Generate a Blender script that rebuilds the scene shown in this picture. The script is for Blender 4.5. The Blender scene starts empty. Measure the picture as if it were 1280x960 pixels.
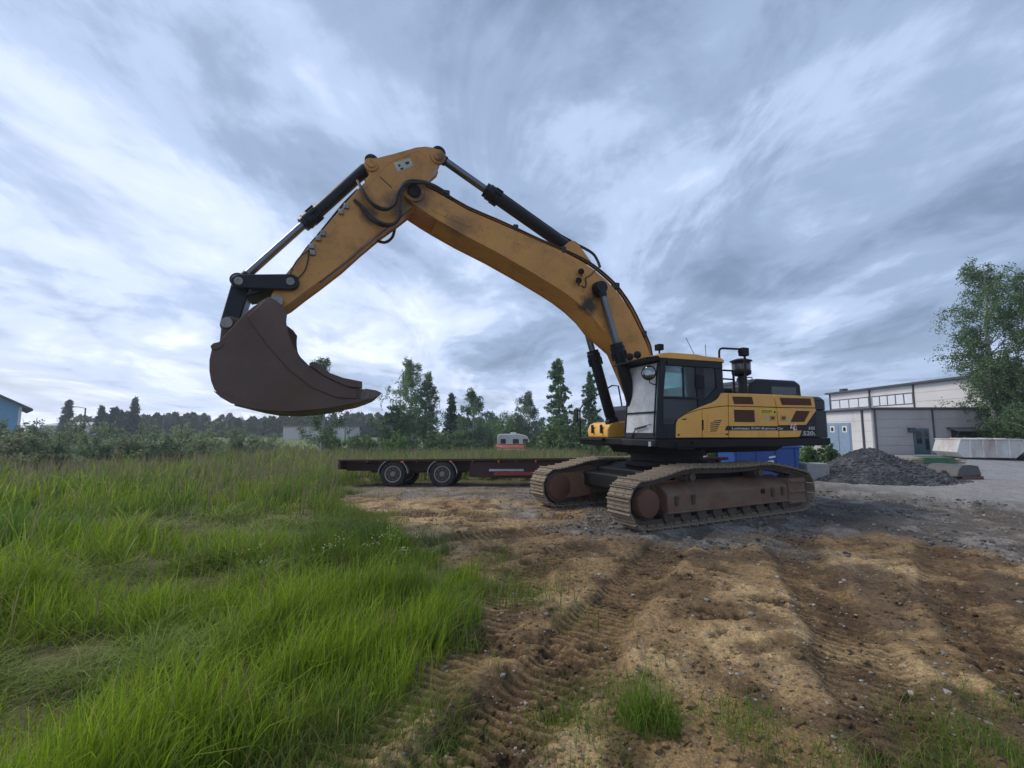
import bpy, math, random
import numpy as np
from mathutils import Vector, Matrix

random.seed(7)
rng = np.random.default_rng(11)
R = math.radians
scene = bpy.context.scene
COL = scene.collection

# ------------------------------------------------------------------ camera
F, PITCH, EYE = 572.0, 0.1027, 1.767          # focal length in px of a 1280 wide frame
cam_d = bpy.data.cameras.new('camera')
cam_d.sensor_fit = 'HORIZONTAL'; cam_d.sensor_width = 36.0
cam_d.lens = 36.0 * F / 1280.0
cam_d.clip_start = 0.05; cam_d.clip_end = 3000
cam = bpy.data.objects.new('camera', cam_d); COL.objects.link(cam)
cam.location = (0, 0, EYE); cam.rotation_euler = (math.pi / 2 + PITCH, 0, 0)
scene.camera = cam
scene.view_settings.view_transform = 'Standard'
scene.view_settings.look = 'None'
scene.view_settings.gamma = 1.0
scene.view_settings.use_curve_mapping = False
scene.view_settings.exposure = 0.62

# ------------------------------------------------------------------ sky (clouded)
SUN_AZ, SUN_EL = R(-78), R(48)                # azimuth from +Y (negative: to the left)
world = bpy.data.worlds.new('World'); scene.world = world; world.use_nodes = True
def build_world():
    nt = world.node_tree; N = nt.nodes; L = nt.links; N.clear()
    def nd(t, **k):
        n = N.new(t)
        for a, b in k.items(): setattr(n, a, b)
        return n
    def math_(op, a, b=None, clamp=False):
        n = nd('ShaderNodeMath', operation=op, use_clamp=clamp)
        for i, v in enumerate((a, b)):
            if v is None: continue
            if isinstance(v, (int, float)): n.inputs[i].default_value = v
            else: L.new(v, n.inputs[i])
        return n.outputs[0]
    tc = nd('ShaderNodeTexCoord')
    sep = nd('ShaderNodeSeparateXYZ'); L.new(tc.outputs['Generated'], sep.inputs[0])
    x, y, z = sep.outputs
    zc = math_('ADD', math_('MAXIMUM', z, 0.0), 0.16)
    u = math_('DIVIDE', x, zc); v = math_('DIVIDE', y, zc)
    comb = nd('ShaderNodeCombineXYZ'); L.new(u, comb.inputs[0]); L.new(v, comb.inputs[1])
    def noise(scale, rot, stretch, off, detail, rough, dist):
        m = nd('ShaderNodeMapping'); m.inputs['Rotation'].default_value = (0, 0, rot)
        m.inputs['Scale'].default_value = (stretch[0], stretch[1], 1); m.inputs['Location'].default_value = off
        L.new(comb.outputs[0], m.inputs[0])
        n = nd('ShaderNodeTexNoise'); n.inputs['Scale'].default_value = scale; n.inputs['Detail'].default_value = detail
        n.inputs['Roughness'].default_value = rough; n.inputs['Distortion'].default_value = dist
        L.new(m.outputs[0], n.inputs['Vector']); return n.outputs['Fac']
    n1 = noise(0.85, R(14), (1.1, 0.85), (3.1, 1.7, 0), 8, 0.55, 0.6)
    n2 = noise(1.7, R(-34), (1.2, 0.62), (0.4, 7.3, 2), 9, 0.6, 0.9)
    n3 = noise(5.0, R(-20), (1.1, 0.7), (2.4, 0.3, 5), 7, 0.62, 0.5)
    s = math_('ADD', math_('MULTIPLY', n1, 0.60), math_('ADD', math_('MULTIPLY', n2, 0.28), math_('MULTIPLY', n3, 0.14)))
    # the cloud deck thickens towards the right behind the machine and thins to the bright side on the left
    side = math_('MULTIPLY', x, -0.095)
    lift = math_('MULTIPLY', math_('SUBTRACT', 0.33, z), 0.24)
    s = math_('ADD', s, math_('ADD', side, lift))
    ramp = nd('ShaderNodeValToRGB'); L.new(s, ramp.inputs[0])
    cr = ramp.color_ramp; cr.interpolation = 'EASE'
    cr.elements[0].position = 0.36; cr.elements[0].color = (0.165, 0.225, 0.34, 1)
    cr.elements[1].position = 0.72; cr.elements[1].color = (0.74, 0.80, 0.95, 1)
    for p, c in ((0.46, (0.25, 0.33, 0.475)), (0.53, (0.36, 0.45, 0.63)), (0.61, (0.53, 0.61, 0.80))):
        e = cr.elements.new(p); e.color = (*c, 1)
    sky = nd('ShaderNodeTexSky', sky_type='NISHITA'); sky.sun_disc = False
    sky.sun_elevation = SUN_EL; sky.sun_rotation = SUN_AZ; sky.altitude = 100; sky.dust_density = 2.0
    bs = nd('ShaderNodeBackground'); bs.inputs['Strength'].default_value = 0.06; L.new(sky.outputs[0], bs.inputs['Color'])
    bc = nd('ShaderNodeBackground'); bc.inputs['Strength'].default_value = 1.0; L.new(ramp.outputs[0], bc.inputs['Color'])
    cover = nd('ShaderNodeMapRange'); L.new(n2, cover.inputs['Value'])
    cover.inputs['From Min'].default_value = 0.30; cover.inputs['From Max'].default_value = 0.52
    cover.inputs['To Min'].default_value = 0.62; cover.inputs['To Max'].default_value = 0.97
    mx = nd('ShaderNodeMixShader'); L.new(cover.outputs[0], mx.inputs[0]); L.new(bs.outputs[0], mx.inputs[1]); L.new(bc.outputs[0], mx.inputs[2])
    out = nd('ShaderNodeOutputWorld'); L.new(mx.outputs[0], out.inputs[0])
build_world()

# ------------------------------------------------------------------ sun, veiled by cloud
sd = bpy.data.lights.new('sun', 'SUN'); sd.energy = 1.5; sd.angle = R(22); sd.color = (1.0, 0.91, 0.78)
sun = bpy.data.objects.new('sun', sd); COL.objects.link(sun)
_d = Vector((math.sin(SUN_AZ) * math.cos(SUN_EL), math.cos(SUN_AZ) * math.cos(SUN_EL), math.sin(SUN_EL)))
sun.rotation_euler = (-_d).to_track_quat('-Z', 'Y').to_euler(); sun.location = _d * 50

# ------------------------------------------------------------------ pixels -> places
CP, SP = math.cos(PITCH), math.sin(PITCH)
def ray(u, v):
    a = (u - 640) / F; b = (480 - v) / F
    return (a, CP - SP * b, SP + CP * b)
def G(u, v, z=0.0):                            # on the ground
    d = ray(u, v); t = (z - EYE) / d[2]; return (d[0] * t, d[1] * t)
def P(u, v, Y):                                # at a given distance
    d = ray(u, v); t = Y / d[1]; return (d[0] * t, Y, EYE + d[2] * t)
EX, EY, YAW, YAWU = 3.573, 10.73, 3.5033, 3.6105
CS, SS = math.cos(YAW), math.sin(YAW)
def U(u, v, yl):                               # on a side plane of the machine -> its (x, z)
    d = ray(u, v); t = (yl + (-SS * EX + CS * EY)) / (-SS * d[0] + CS * d[1])
    X, Y = d[0] * t - EX, d[1] * t - EY
    return (CS * X + SS * Y, EYE + d[2] * t)
def UL(pts, yl): return [U(a, b, yl) for a, b in pts]
def UX(u, v, xl):                              # on a cross plane of the machine -> its (y, z)
    d = ray(u, v); t = (xl + (CS * EX + SS * EY)) / (CS * d[0] + SS * d[1])
    X, Y = d[0] * t - EX, d[1] * t - EY
    return (-SS * X + CS * Y, EYE + d[2] * t)

# ------------------------------------------------------------------ mesh helpers
class MB:
    def __init__(s): s.v = []; s.f = []
    def add(s, vs, fs):
        n = len(s.v); s.v += [tuple(p) for p in vs]; s.f += [tuple(i + n for i in f) for f in fs]; return s
    def box(s, x0, x1, y0, y1, z0, z1, M=None):
        vs = [(x, y, z) for z in (z0, z1) for y in (y0, y1) for x in (x0, x1)]
        if M is not None: vs = [M @ Vector(p) for p in vs]
        return s.add(vs, [(0, 2, 3, 1), (4, 5, 7, 6), (0, 1, 5, 4), (2, 6, 7, 3), (0, 4, 6, 2), (1, 3, 7, 5)])
    def prism(s, poly, a0, a1, axis='y', M=None):
        n = len(poly)
        ar = sum(poly[i][0] * poly[(i + 1) % n][1] - poly[(i + 1) % n][0] * poly[i][1] for i in range(n))
        if ar < 0: poly = poly[::-1]
        mk = {'y': lambda p, a: (p[0], a, p[1]), 'x': lambda p, a: (a, p[0], p[1]), 'z': lambda p, a: (p[0], p[1], a)}[axis]
        vs = [mk(p, a0) for p in poly] + [mk(p, a1) for p in poly]
        if M is not None: vs = [M @ Vector(p) for p in vs]
        fl = (axis == 'y')
        a, b = tuple(range(n)), tuple(range(n, 2 * n))
        lo, hi = (a, b[::-1]) if fl else (a[::-1], b)
        fs = [lo, hi]
        for i in range(n):
            j = (i + 1) % n
            fs.append((i, n + i, n + j, j) if fl else (i, j, n + j, n + i))
        return s.add(vs, fs)
    def cyl(s, p0, p1, r0, r1=None, n=18, caps=True):
        p0 = Vector(p0); p1 = Vector(p1); r1 = r0 if r1 is None else r1
        d = (p1 - p0).normalized(); a = d.orthogonal().normalized(); b = d.cross(a)
        vs = []
        for p, r in ((p0, r0), (p1, r1)):
            for i in range(n):
                t = 2 * math.pi * i / n; vs.append(p + a * (r * math.cos(t)) + b * (r * math.sin(t)))
        fs = [(i, (i + 1) % n, n + (i + 1) % n, n + i) for i in range(n)]
        if caps: fs += [tuple(range(n))[::-1], tuple(range(n, 2 * n))]
        return s.add(vs, fs)
    def lathe(s, p0, d, prof, n=20):           # prof: (distance along d, radius)
        p0 = Vector(p0); d = Vector(d).normalized(); a = d.orthogonal().normalized(); b = d.cross(a)
        vs = []; m = len(prof)
        for t, r in prof:
            for i in range(n):
                q = 2 * math.pi * i / n; vs.append(p0 + d * t + a * (r * math.cos(q)) + b * (r * math.sin(q)))
        fs = [(k * n + i, k * n + (i + 1) % n, (k + 1) * n + (i + 1) % n, (k + 1) * n + i) for k in range(m - 1) for i in range(n)]
        fs += [tuple(range(n))[::-1], tuple(range((m - 1) * n, m * n))]
        return s.add(vs, fs)
    def tube(s, pts, r, n=8, sub=0, rr=None):
        pts = [Vector(p) for p in pts]
        if sub:
            q = []
            ext = [pts[0] * 2 - pts[1]] + pts + [pts[-1] * 2 - pts[-2]]
            for i in range(1, len(ext) - 2):
                a, b, c, d = ext[i - 1:i + 3]
                for k in range(sub):
                    t = k / sub
                    q.append(0.5 * ((2 * b) + (c - a) * t + (2 * a - 5 * b + 4 * c - d) * t * t + (3 * b - a - 3 * c + d) * t ** 3))
            q.append(pts[-1]); pts = q
        m = len(pts); vs = []
        d = (pts[1] - pts[0]).normalized(); a = d.orthogonal().normalized()
        for i, p in enumerate(pts):
            d = (pts[min(i + 1, m - 1)] - pts[max(i - 1, 0)]).normalized()
            a = (a - d * a.dot(d)); a = a.normalized() if a.length > 1e-6 else d.orthogonal().normalized()
            b = d.cross(a); rad = r if rr is None else rr[0] + (rr[1] - rr[0]) * i / (m - 1)
            for k in range(n):
                t = 2 * math.pi * k / n; vs.append(p + a * (rad * math.cos(t)) + b * (rad * math.sin(t)))
        fs = [(i * n + k, i * n + (k + 1) % n, (i + 1) * n + (k + 1) % n, (i + 1) * n + k) for i in range(m - 1) for k in range(n)]
        fs += [tuple(range(n))[::-1], tuple(range((m - 1) * n, m * n))]
        return s.add(vs, fs)
    def mesh(s, name, m=None, ang=38):
        me = bpy.data.meshes.new(name); me.from_pydata(s.v, [], s.f); me.update()
        if m is not None: me.materials.append(m)
        me.polygons.foreach_set('use_smooth', [True] * len(me.polygons))
        me.set_sharp_from_angle(angle=R(ang)); return me
    def build(s, name, m, parent=None, bevel=0.0, ang=38, seg=2):
        o = bpy.data.objects.new(name, s.mesh(name, m, ang)); COL.objects.link(o)
        if parent is not None: o.parent = parent
        if bevel:
            b = o.modifiers.new('bevel', 'BEVEL'); b.width = bevel; b.segments = seg; b.limit_method = 'ANGLE'; b.angle_limit = R(35)
            b.harden_normals = False
        return o

def np_mesh(name, V, faces, m, col=None, smooth=True):
    """faces: list of int arrays (n, k)"""
    me = bpy.data.meshes.new(name)
    V = np.asarray(V, np.float32)
    me.vertices.add(len(V)); me.vertices.foreach_set('co', V.ravel())
    li = np.concatenate([f.ravel() for f in faces]).astype(np.int32)
    ln = np.concatenate([np.full(len(f), f.shape[1], np.int32) for f in faces])
    st = np.concatenate([[0], np.cumsum(ln)[:-1]]).astype(np.int32)
    me.loops.add(len(li)); me.loops.foreach_set('vertex_index', li)
    me.polygons.add(len(ln)); me.polygons.foreach_set('loop_start', st)
    me.polygons.foreach_set('use_smooth', np.full(len(ln), smooth))
    me.update(calc_edges=True)
    if col is not None:
        ca = me.color_attributes.new('tint', 'FLOAT_COLOR', 'POINT')
        c4 = np.ones((len(V), 4), np.float32); c4[:, :3] = col; ca.data.foreach_set('color', c4.ravel())
    me.materials.append(m); return me
def link(name, me, parent=None, loc=None):
    o = bpy.data.objects.new(name, me); COL.objects.link(o)
    if parent is not None: o.parent = parent
    if loc is not None: o.location = loc
    return o
def tag(o, label, cat, group=None):
    o['label'] = label; o['category'] = cat
    if group: o['group'] = group
    return o
def kind(o, k, label=None, cat=None):
    o['kind'] = k
    if label: o['label'] = label
    if cat: o['category'] = cat
    return o
def empty(name, loc=(0, 0, 0), rz=0.0):
    o = bpy.data.objects.new(name, None); COL.objects.link(o); o.location = loc; o.rotation_euler = (0, 0, rz)
    o.empty_display_size = 0.3; return o

# ------------------------------------------------------------------ numpy noise
def _hash(i, j, s):
    n = (i * 374761393 + j * 668265263 + s * 974634777) & 0x7fffffff
    n = ((n ^ (n >> 13)) * 1274126177) & 0x7fffffff
    return ((n ^ (n >> 16)) & 0xffff) / 65535.0
def vnoise(x, y, s=0):
    x = np.asarray(x, float); y = np.asarray(y, float)
    i = np.floor(x).astype(np.int64); j = np.floor(y).astype(np.int64); fx = x - i; fy = y - j
    fx = fx * fx * (3 - 2 * fx); fy = fy * fy * (3 - 2 * fy)
    a = _hash(i, j, s); b = _hash(i + 1, j, s); c = _hash(i, j + 1, s); d = _hash(i + 1, j + 1, s)
    return a + (b - a) * fx + (c - a) * fy + (a - b - c + d) * fx * fy
def fbm(x, y, o=4, s=0, g=0.5):
    r = 0; a = 1; t = 0
    for k in range(o):
        r = r + a * vnoise(x * 2 ** k + 17.3 * k, y * 2 ** k + 9.1 * k, s + k); t += a; a *= g
    return r / t
def sst(v, a, b):
    t = np.clip((np.asarray(v, float) - a) / (b - a), 0, 1); return t * t * (3 - 2 * t)

# ------------------------------------------------------------------ materials
def mat(name, col, rough=0.6, metal=0.0, var=0.12, vscale=3.0, dirt=None, dscale=2.5, damt=0.5, bump=0.0, bscale=40, spots=None, stains=(), coat=0.0, streak=False, spec=0.5):
    """Painted or bare surface: base colour, slow variation, a layer of dirt with its own shape, fine relief."""
    m = bpy.data.materials.new(name); m.use_nodes = True; nt = m.node_tree; N = nt.nodes; L = nt.links
    b = N['Principled BSDF']; b.inputs['Metallic'].default_value = metal; b.inputs['Roughness'].default_value = rough; b.inputs['Specular IOR Level'].default_value = spec
    if coat: b.inputs['Coat Weight'].default_value = coat
    tc = N.new('ShaderNodeTexCoord')
    def noise(sc, det=5, ro=0.6, st=None):
        n = N.new('ShaderNodeTexNoise'); n.inputs['Scale'].default_value = sc; n.inputs['Detail'].default_value = det; n.inputs['Roughness'].default_value = ro
        if st:
            mp = N.new('ShaderNodeMapping'); mp.inputs['Scale'].default_value = st; L.new(tc.outputs['Object'], mp.inputs[0]); L.new(mp.outputs[0], n.inputs['Vector'])
        else: L.new(tc.outputs['Object'], n.inputs['Vector'])
        return n.outputs['Fac']
    def mix(fac, a, c):
        x = N.new('ShaderNodeMix'); x.data_type = 'RGBA'
        if isinstance(fac, float): x.inputs[0].default_value = fac
        else: L.new(fac, x.inputs[0])
        for i, q in ((6, a), (7, c)):
            if isinstance(q, tuple): x.inputs[i].default_value = (*q, 1)
            else: L.new(q, x.inputs[i])
        return x.outputs[2]
    def mr(v, a, c, lo=0.0, hi=1.0):
        n = N.new('ShaderNodeMapRange'); L.new(v, n.inputs[0])
        for i, q in enumerate((a, c, lo, hi)): n.inputs[i + 1].default_value = q
        return n.outputs[0]
    c = mix(mr(noise(vscale), 0.3, 0.7), tuple(q * (1 - var) for q in col), tuple(min(1, q * (1 + var)) for q in col))
    ro = None
    if dirt:
        f = mr(noise(dscale, 8, 0.68, (1, 1, 0.35) if streak else None), 0.62 - damt * 0.35, 0.78 - damt * 0.2, 0, min(1, 0.35 + damt * 0.6))
        c = mix(f, c, dirt); ro = mr(f, 0, 1, rough, min(1, rough + 0.3))
    if spots:
        f = mr(noise(14, 3, 0.5), 0.66, 0.72, 0, 0.8); c = mix(f, c, spots)
    for (pos, rad, scol, amt) in stains:
        vm = N.new('ShaderNodeVectorMath'); vm.operation = 'DISTANCE'; L.new(tc.outputs['Object'], vm.inputs[0]); vm.inputs[1].default_value = pos
        d = N.new('ShaderNodeMath'); d.operation = 'MULTIPLY_ADD'; L.new(noise(6, 6, 0.7), d.inputs[0]); d.inputs[1].default_value = rad * 1.6
        L.new(vm.outputs['Value'], d.inputs[2])
        c = mix(mr(d.outputs[0], rad * 1.15, rad * 1.9, amt, 0.0), c, scol)
    L.new(c, b.inputs['Base Color'])
    if ro is not None: L.new(ro, b.inputs['Roughness'])
    if bump:
        bp = N.new('ShaderNodeBump'); bp.inputs['Strength'].default_value = bump; bp.inputs['Distance'].default_value = 0.02
        L.new(noise(bscale, 6, 0.65), bp.inputs['Height']); L.new(bp.outputs[0], b.inputs['Normal'])
    return m
def tint_mat(name, rough=0.7, trans=0.0, bump=0.0, bscale=30, fine=None, spec=0.3, soft=1.0):
    """Colour from the mesh's own tint attribute (each leaf, blade or patch of soil has its own)."""
    m = bpy.data.materials.new(name); m.use_nodes = True; nt = m.node_tree; N = nt.nodes; L = nt.links
    b = N['Principled BSDF']; b.inputs['Roughness'].default_value = rough; b.inputs['Specular IOR Level'].default_value = spec
    at = N.new('ShaderNodeVertexColor'); at.layer_name = 'tint'; c = at.outputs[0]
    tc = N.new('ShaderNodeTexCoord')
    if fine:
        for sc, lo, hi in fine:
            n = N.new('ShaderNodeTexNoise'); n.inputs['Scale'].default_value = sc; n.inputs['Detail'].default_value = 7; n.inputs['Roughness'].default_value = 0.7
            L.new(tc.outputs['Object'], n.inputs['Vector'])
            r = N.new('ShaderNodeMapRange'); L.new(n.outputs['Fac'], r.inputs[0]); r.inputs[1].default_value = 0.28; r.inputs[2].default_value = 0.72
            r.inputs[3].default_value = lo; r.inputs[4].default_value = hi
            x = N.new('ShaderNodeVectorMath'); x.operation = 'SCALE'; L.new(c, x.inputs[0]); L.new(r.outputs[0], x.inputs['Scale']); c = x.outputs[0]
    L.new(c, b.inputs['Base Color'])
    if bump:
        prev = None
        for sc, st, di in ((bscale, bump, 0.03), (bscale * 4.3, bump * 0.8, 0.012)):
            n = N.new('ShaderNodeTexNoise'); n.inputs['Scale'].default_value = sc; n.inputs['Detail'].default_value = 8; n.inputs['Roughness'].default_value = 0.7
            L.new(tc.outputs['Object'], n.inputs['Vector'])
            bp = N.new('ShaderNodeBump'); bp.inputs['Strength'].default_value = st; bp.inputs['Distance'].default_value = di
            L.new(n.outputs['Fac'], bp.inputs['Height'])
            if prev is not None: L.new(prev, bp.inputs['Normal'])
            prev = bp.outputs[0]
        L.new(prev, b.inputs['Normal'])
    if trans:
        t = N.new('ShaderNodeBsdfTranslucent'); L.new(c, t.inputs['Color'])
        mx = N.new('ShaderNodeMixShader'); mx.inputs[0].default_value = trans
        L.new(b.outputs[0], mx.inputs[1]); L.new(t.outputs[0], mx.inputs[2]); L.new(mx.outputs[0], N['Material Output'].inputs[0])
    return m
def glass_mat(name, tint=(0.7, 0.8, 0.8), dust_glare=0.08, dust_glare_col=(0.5, 0.5, 0.48), dscale=3.0):
    m = bpy.data.materials.new(name); m.use_nodes = True; nt = m.node_tree; N = nt.nodes; L = nt.links; N.clear()
    t = N.new('ShaderNodeBsdfTransparent'); t.inputs[0].default_value = (*tint, 1)
    g = N.new('ShaderNodeBsdfGlossy'); g.inputs['Roughness'].default_value = 0.03
    fr = N.new('ShaderNodeFresnel'); fr.inputs['IOR'].default_value = 1.5
    a = N.new('ShaderNodeMixShader'); L.new(fr.outputs[0], a.inputs[0]); L.new(t.outputs[0], a.inputs[1]); L.new(g.outputs[0], a.inputs[2])
    d = N.new('ShaderNodeBsdfDiffuse'); d.inputs[0].default_value = (*dust_glare_col, 1)
    tc = N.new('ShaderNodeTexCoord'); n = N.new('ShaderNodeTexNoise'); n.inputs['Scale'].default_value = dscale; n.inputs['Detail'].default_value = 7; n.inputs['Roughness'].default_value = 0.7
    L.new(tc.outputs['Object'], n.inputs['Vector'])
    r = N.new('ShaderNodeMapRange'); L.new(n.outputs['Fac'], r.inputs[0]); r.inputs[1].default_value = 0.3; r.inputs[2].default_value = 0.75
    r.inputs[3].default_value = dust_glare * 0.6; r.inputs[4].default_value = min(1, dust_glare * 1.4)
    b = N.new('ShaderNodeMixShader'); L.new(r.outputs[0], b.inputs[0]); L.new(a.outputs[0], b.inputs[1]); L.new(d.outputs[0], b.inputs[2])
    o = N.new('ShaderNodeOutputMaterial'); L.new(b.outputs[0], o.inputs[0]); return m

YEL = (0.80, 0.425, 0.085)
M = {}
M['yellow'] = mat('yellow_paint', YEL, 0.42, var=0.06, dirt=(0.36, 0.20, 0.075), dscale=1.6, damt=0.25, streak=True, bump=0.03)
M['boom'] = mat('boom_paint', (0.58, 0.285, 0.065), 0.5, var=0.1, vscale=1.3, dirt=(0.21, 0.12, 0.055), dscale=2.2, damt=0.32, bump=0.05, spots=(0.2, 0.09, 0.035),
                stains=(((2.2, .37, 4.45), .26, (0.012, 0.011, 0.01), 0.95), ((2.02, .37, 4.75), .2, (0.012, 0.011, 0.01), 0.9), ((5.85, .37, 6.2), .3, (0.09, 0.055, 0.03), 0.8), ((5.1, .37, 5.75), .3, (0.16, 0.09, 0.045), 0.6)))
M['arm'] = mat('arm_paint', (0.56, 0.275, 0.065), 0.5, var=0.1, vscale=1.3, dirt=(0.2, 0.115, 0.055), dscale=2.4, damt=0.38, bump=0.05, spots=(0.17, 0.075, 0.03),
               stains=(((6.2, .28, 6.0), .33, (0.10, 0.06, 0.035), 0.8), ((5.45, .28, 7.1), .16, (0.07, 0.045, 0.03), 0.8), ((6.75, .28, 5.75), .2, (0.05, 0.035, 0.025), 0.7)))
M['slate'] = mat('slate_paint', (0.011, 0.014, 0.019), 0.42, spec=.28, var=0.15, dirt=(0.05, 0.047, 0.042), dscale=2.5, damt=0.16, bump=0.03)
M['black'] = mat('black_frame', (0.009, 0.009, 0.010), 0.55, spec=.25, var=0.15, dirt=(0.045, 0.038, 0.03), dscale=2.2, damt=0.2, bump=0.05)
M['rubber'] = mat('hose_rubber', (0.02, 0.02, 0.02), 0.6, dirt=(0.08, 0.065, 0.05), damt=0.3)
M['tyre'] = mat('tyre_rubber', (0.022, 0.021, 0.02), 0.8, dirt=(0.10, 0.085, 0.065), damt=0.45, bump=0.2)
M['chrome'] = mat('rod_chrome', (0.17, 0.19, 0.22), 0.32, metal=1.0, var=0.1, dirt=(0.2, 0.19, 0.17), damt=0.15)
M['steel'] = mat('worn_steel', (0.30, 0.29, 0.28), 0.5, metal=0.7, dirt=(0.14, 0.1, 0.07), damt=0.5)
M['bucket'] = mat('bucket_steel', (0.105, 0.066, 0.052), 0.55, var=0.25, vscale=1.2, dirt=(0.12, 0.062, 0.036), dscale=1.4, damt=0.5, bump=0.14, bscale=14)
M['bucket_worn'] = mat('bucket_wear_steel', (0.17, 0.145, 0.13), 0.45, metal=0.3, var=0.2, dirt=(0.1, 0.07, 0.05), damt=0.4, bump=0.1)
M['shoe'] = mat('muddy_track_steel', (0.26, 0.205, 0.145), 0.78, var=0.25, vscale=5, dirt=(0.07, 0.052, 0.04), dscale=6, damt=0.45, bump=0.35, bscale=24)
M['link'] = mat('track_link_steel', (0.075, 0.058, 0.045), 0.75, var=0.2, dirt=(0.15, 0.11, 0.075), damt=0.4, bump=0.2)
M['trackframe'] = mat('muddy_track_frame', (0.17, 0.092, 0.056), 0.7, var=0.25, dirt=(0.21, 0.17, 0.125), dscale=2.2, damt=0.5, bump=0.3, bscale=16)
M['drive'] = mat('rusty_drive_cover', (0.13, 0.060, 0.035), 0.72, var=0.2, dirt=(0.12, 0.085, 0.06), dscale=4, damt=0.3, bump=0.2, bscale=20)
M['grille'] = mat('brown_grille', (0.10, 0.036, 0.014), 0.7, var=0.3, vscale=60, bump=0.6, bscale=120)
M['decal_y'] = mat('warning_sticker', (0.75, 0.58, 0.02), 0.5, var=0.05)
M['ink'] = mat('black_ink', (0.02, 0.02, 0.02), 0.6)
M['letter'] = mat('white_lettering', (0.62, 0.62, 0.60), 0.5, var=0.1)
M['silver'] = mat('silver_lettering', (0.40, 0.33, 0.22), 0.5, var=0.1)
M['plate'] = mat('pale_info_plate', (0.45, 0.47, 0.40), 0.5, dirt=(0.25, 0.22, 0.15), damt=0.3)
M['red'] = mat('red_mark', (0.42, 0.04, 0.04), 0.5)
M['white'] = mat('white_mark', (0.75, 0.74, 0.72), 0.5)
M['orange'] = mat('orange_reflector', (0.6, 0.12, 0.02), 0.3)
M['seat'] = mat('seat_fabric', (0.03, 0.03, 0.034), 0.9)
M['lens'] = mat('lamp_lens', (0.45, 0.47, 0.5), 0.12, coat=0.6)
M['mirror'] = mat('mirror_glass', (0.22, 0.24, 0.26), 0.15, metal=1.0, var=0.02)
M['glass'] = glass_mat('cab_glass', (0.66, 0.80, 0.78), 0.015)
M['shield'] = glass_mat('windscreen_dust_glare', (0.55, 0.6, 0.62), 0.68, (0.80, 0.82, 0.85), 2.0)  # dust film, brightened in its colour to stand in for reflected sky
M['glassd'] = glass_mat('dark_cab_glass', (0.16, 0.2, 0.2), 0.03)
M['smoke'] = mat('smoked_plastic', (0.03, 0.032, 0.036), 0.15, coat=0.5)

# ================================================================== GROUND
EDGE_Y = np.array([-30, 0, 1.5, 2.61, 3.36, 4.42, 5.26, 6.52, 7.6, 8.98, 12.05, 14.3, 15.4])
EDGE_X = np.array([-8, -2.4, -1.8, -1.22, -0.85, -0.42, -0.45, -1.05, -1.95, -3.1, -4.5, -5.2, -5.5])
def dirt_mask(x, y):
    """1 on bare ground, 0 in the meadow"""
    n = (fbm(x * 1.3, y * 1.3, 3, 5) - 0.5) * 0.9
    near = sst(x - np.interp(y, EDGE_Y, EDGE_X) + n, -0.22, 0.22)
    back = sst(x - (5.2 + (y - 15.6) * 0.33) + n, -0.5, 0.5)
    w = sst(y + n * 0.5, 15.7, 16.6)
    return near * (1 - w) + back * w
RUTS = [([(4.4, 9.6), (3.2, 8.4), (2.23, 6.94), (.96, 4.8), (.34, 3.47), (-.34, 2.55), (-1.2, 1.4)], .30, .055),
        ([(5.6, 9.0), (4.75, 8.0), (4.12, 6.94), (3.21, 4.8), (2.57, 3.47), (2.2, 2.6), (1.8, 1.4)], .30, .055),
        ([(-3.0, 6.9), (-1.2, 7.55), (.6, 8.45), (2.2, 9.0)], .27, .05),
        ([(7.6, 8.2), (6.3, 7.0), (5.0, 5.4), (3.75, 3.5), (3.1, 2.2), (2.7, 1)], .27, .04),
        ([(1.2, 7.4), (.2, 6.0), (-.05, 4.8), (-.5, 3.7), (-1.0, 2.6), (-1.5, 1.6)], .24, .04),
        ([(-3.4, 9.7), (-1.2, 9.9), (1.2, 9.6)], .26, .045),
        ([(-4.6, 12.6), (0, 12.9), (4, 13.3)], .26, .03)]
def rut(x, y, pts, hw, dep, k):
    d = np.full(np.shape(x), 9.0); s = np.zeros(np.shape(x)); acc = 0
    for (a, b), (c, e) in zip(pts[:-1], pts[1:]):
        L_ = math.hypot(c - a, e - b); ux, uy = (c - a) / L_, (e - b) / L_
        t = np.clip((x - a) * ux + (y - b) * uy, 0, L_)
        q = np.hypot(x - a - ux * t, y - b - uy * t)
        w = q < d; d = np.where(w, q, d); s = np.where(w, acc + t, s); acc += L_
    d = d + (fbm(x * 2.3, y * 2.3, 2, 40 + k) - 0.5) * 0.16
    live = sst(fbm(x * 0.7, y * 0.7, 2, 60 + k), 0.22, 0.5)
    h = -dep * (1 - sst(d, hw - .10, hw + .06)) * (0.55 + 0.45 * live)
    h = h + dep * 0.55 * np.exp(-((d - hw - .12) / .10) ** 2) * (0.3 + 1.2 * fbm(x * 3, y * 3, 3, 80 + k))
    ph = s / 0.092 + (fbm(x * 1.1, y * 1.1, 2, 90 + k) - .5) * 1.6
    tri = np.abs((ph % 1.0) - 0.5) * 2
    h = h + 0.040 * (sst(tri, 0.22, 0.6) - 0.5) * (1 - sst(d, hw - .10, hw)) * live * (0.35 + 1.1 * fbm(x * 5, y * 5, 2, 95 + k))
    return h, (1 - sst(d, hw - .05, hw + .1)), tri
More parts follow.
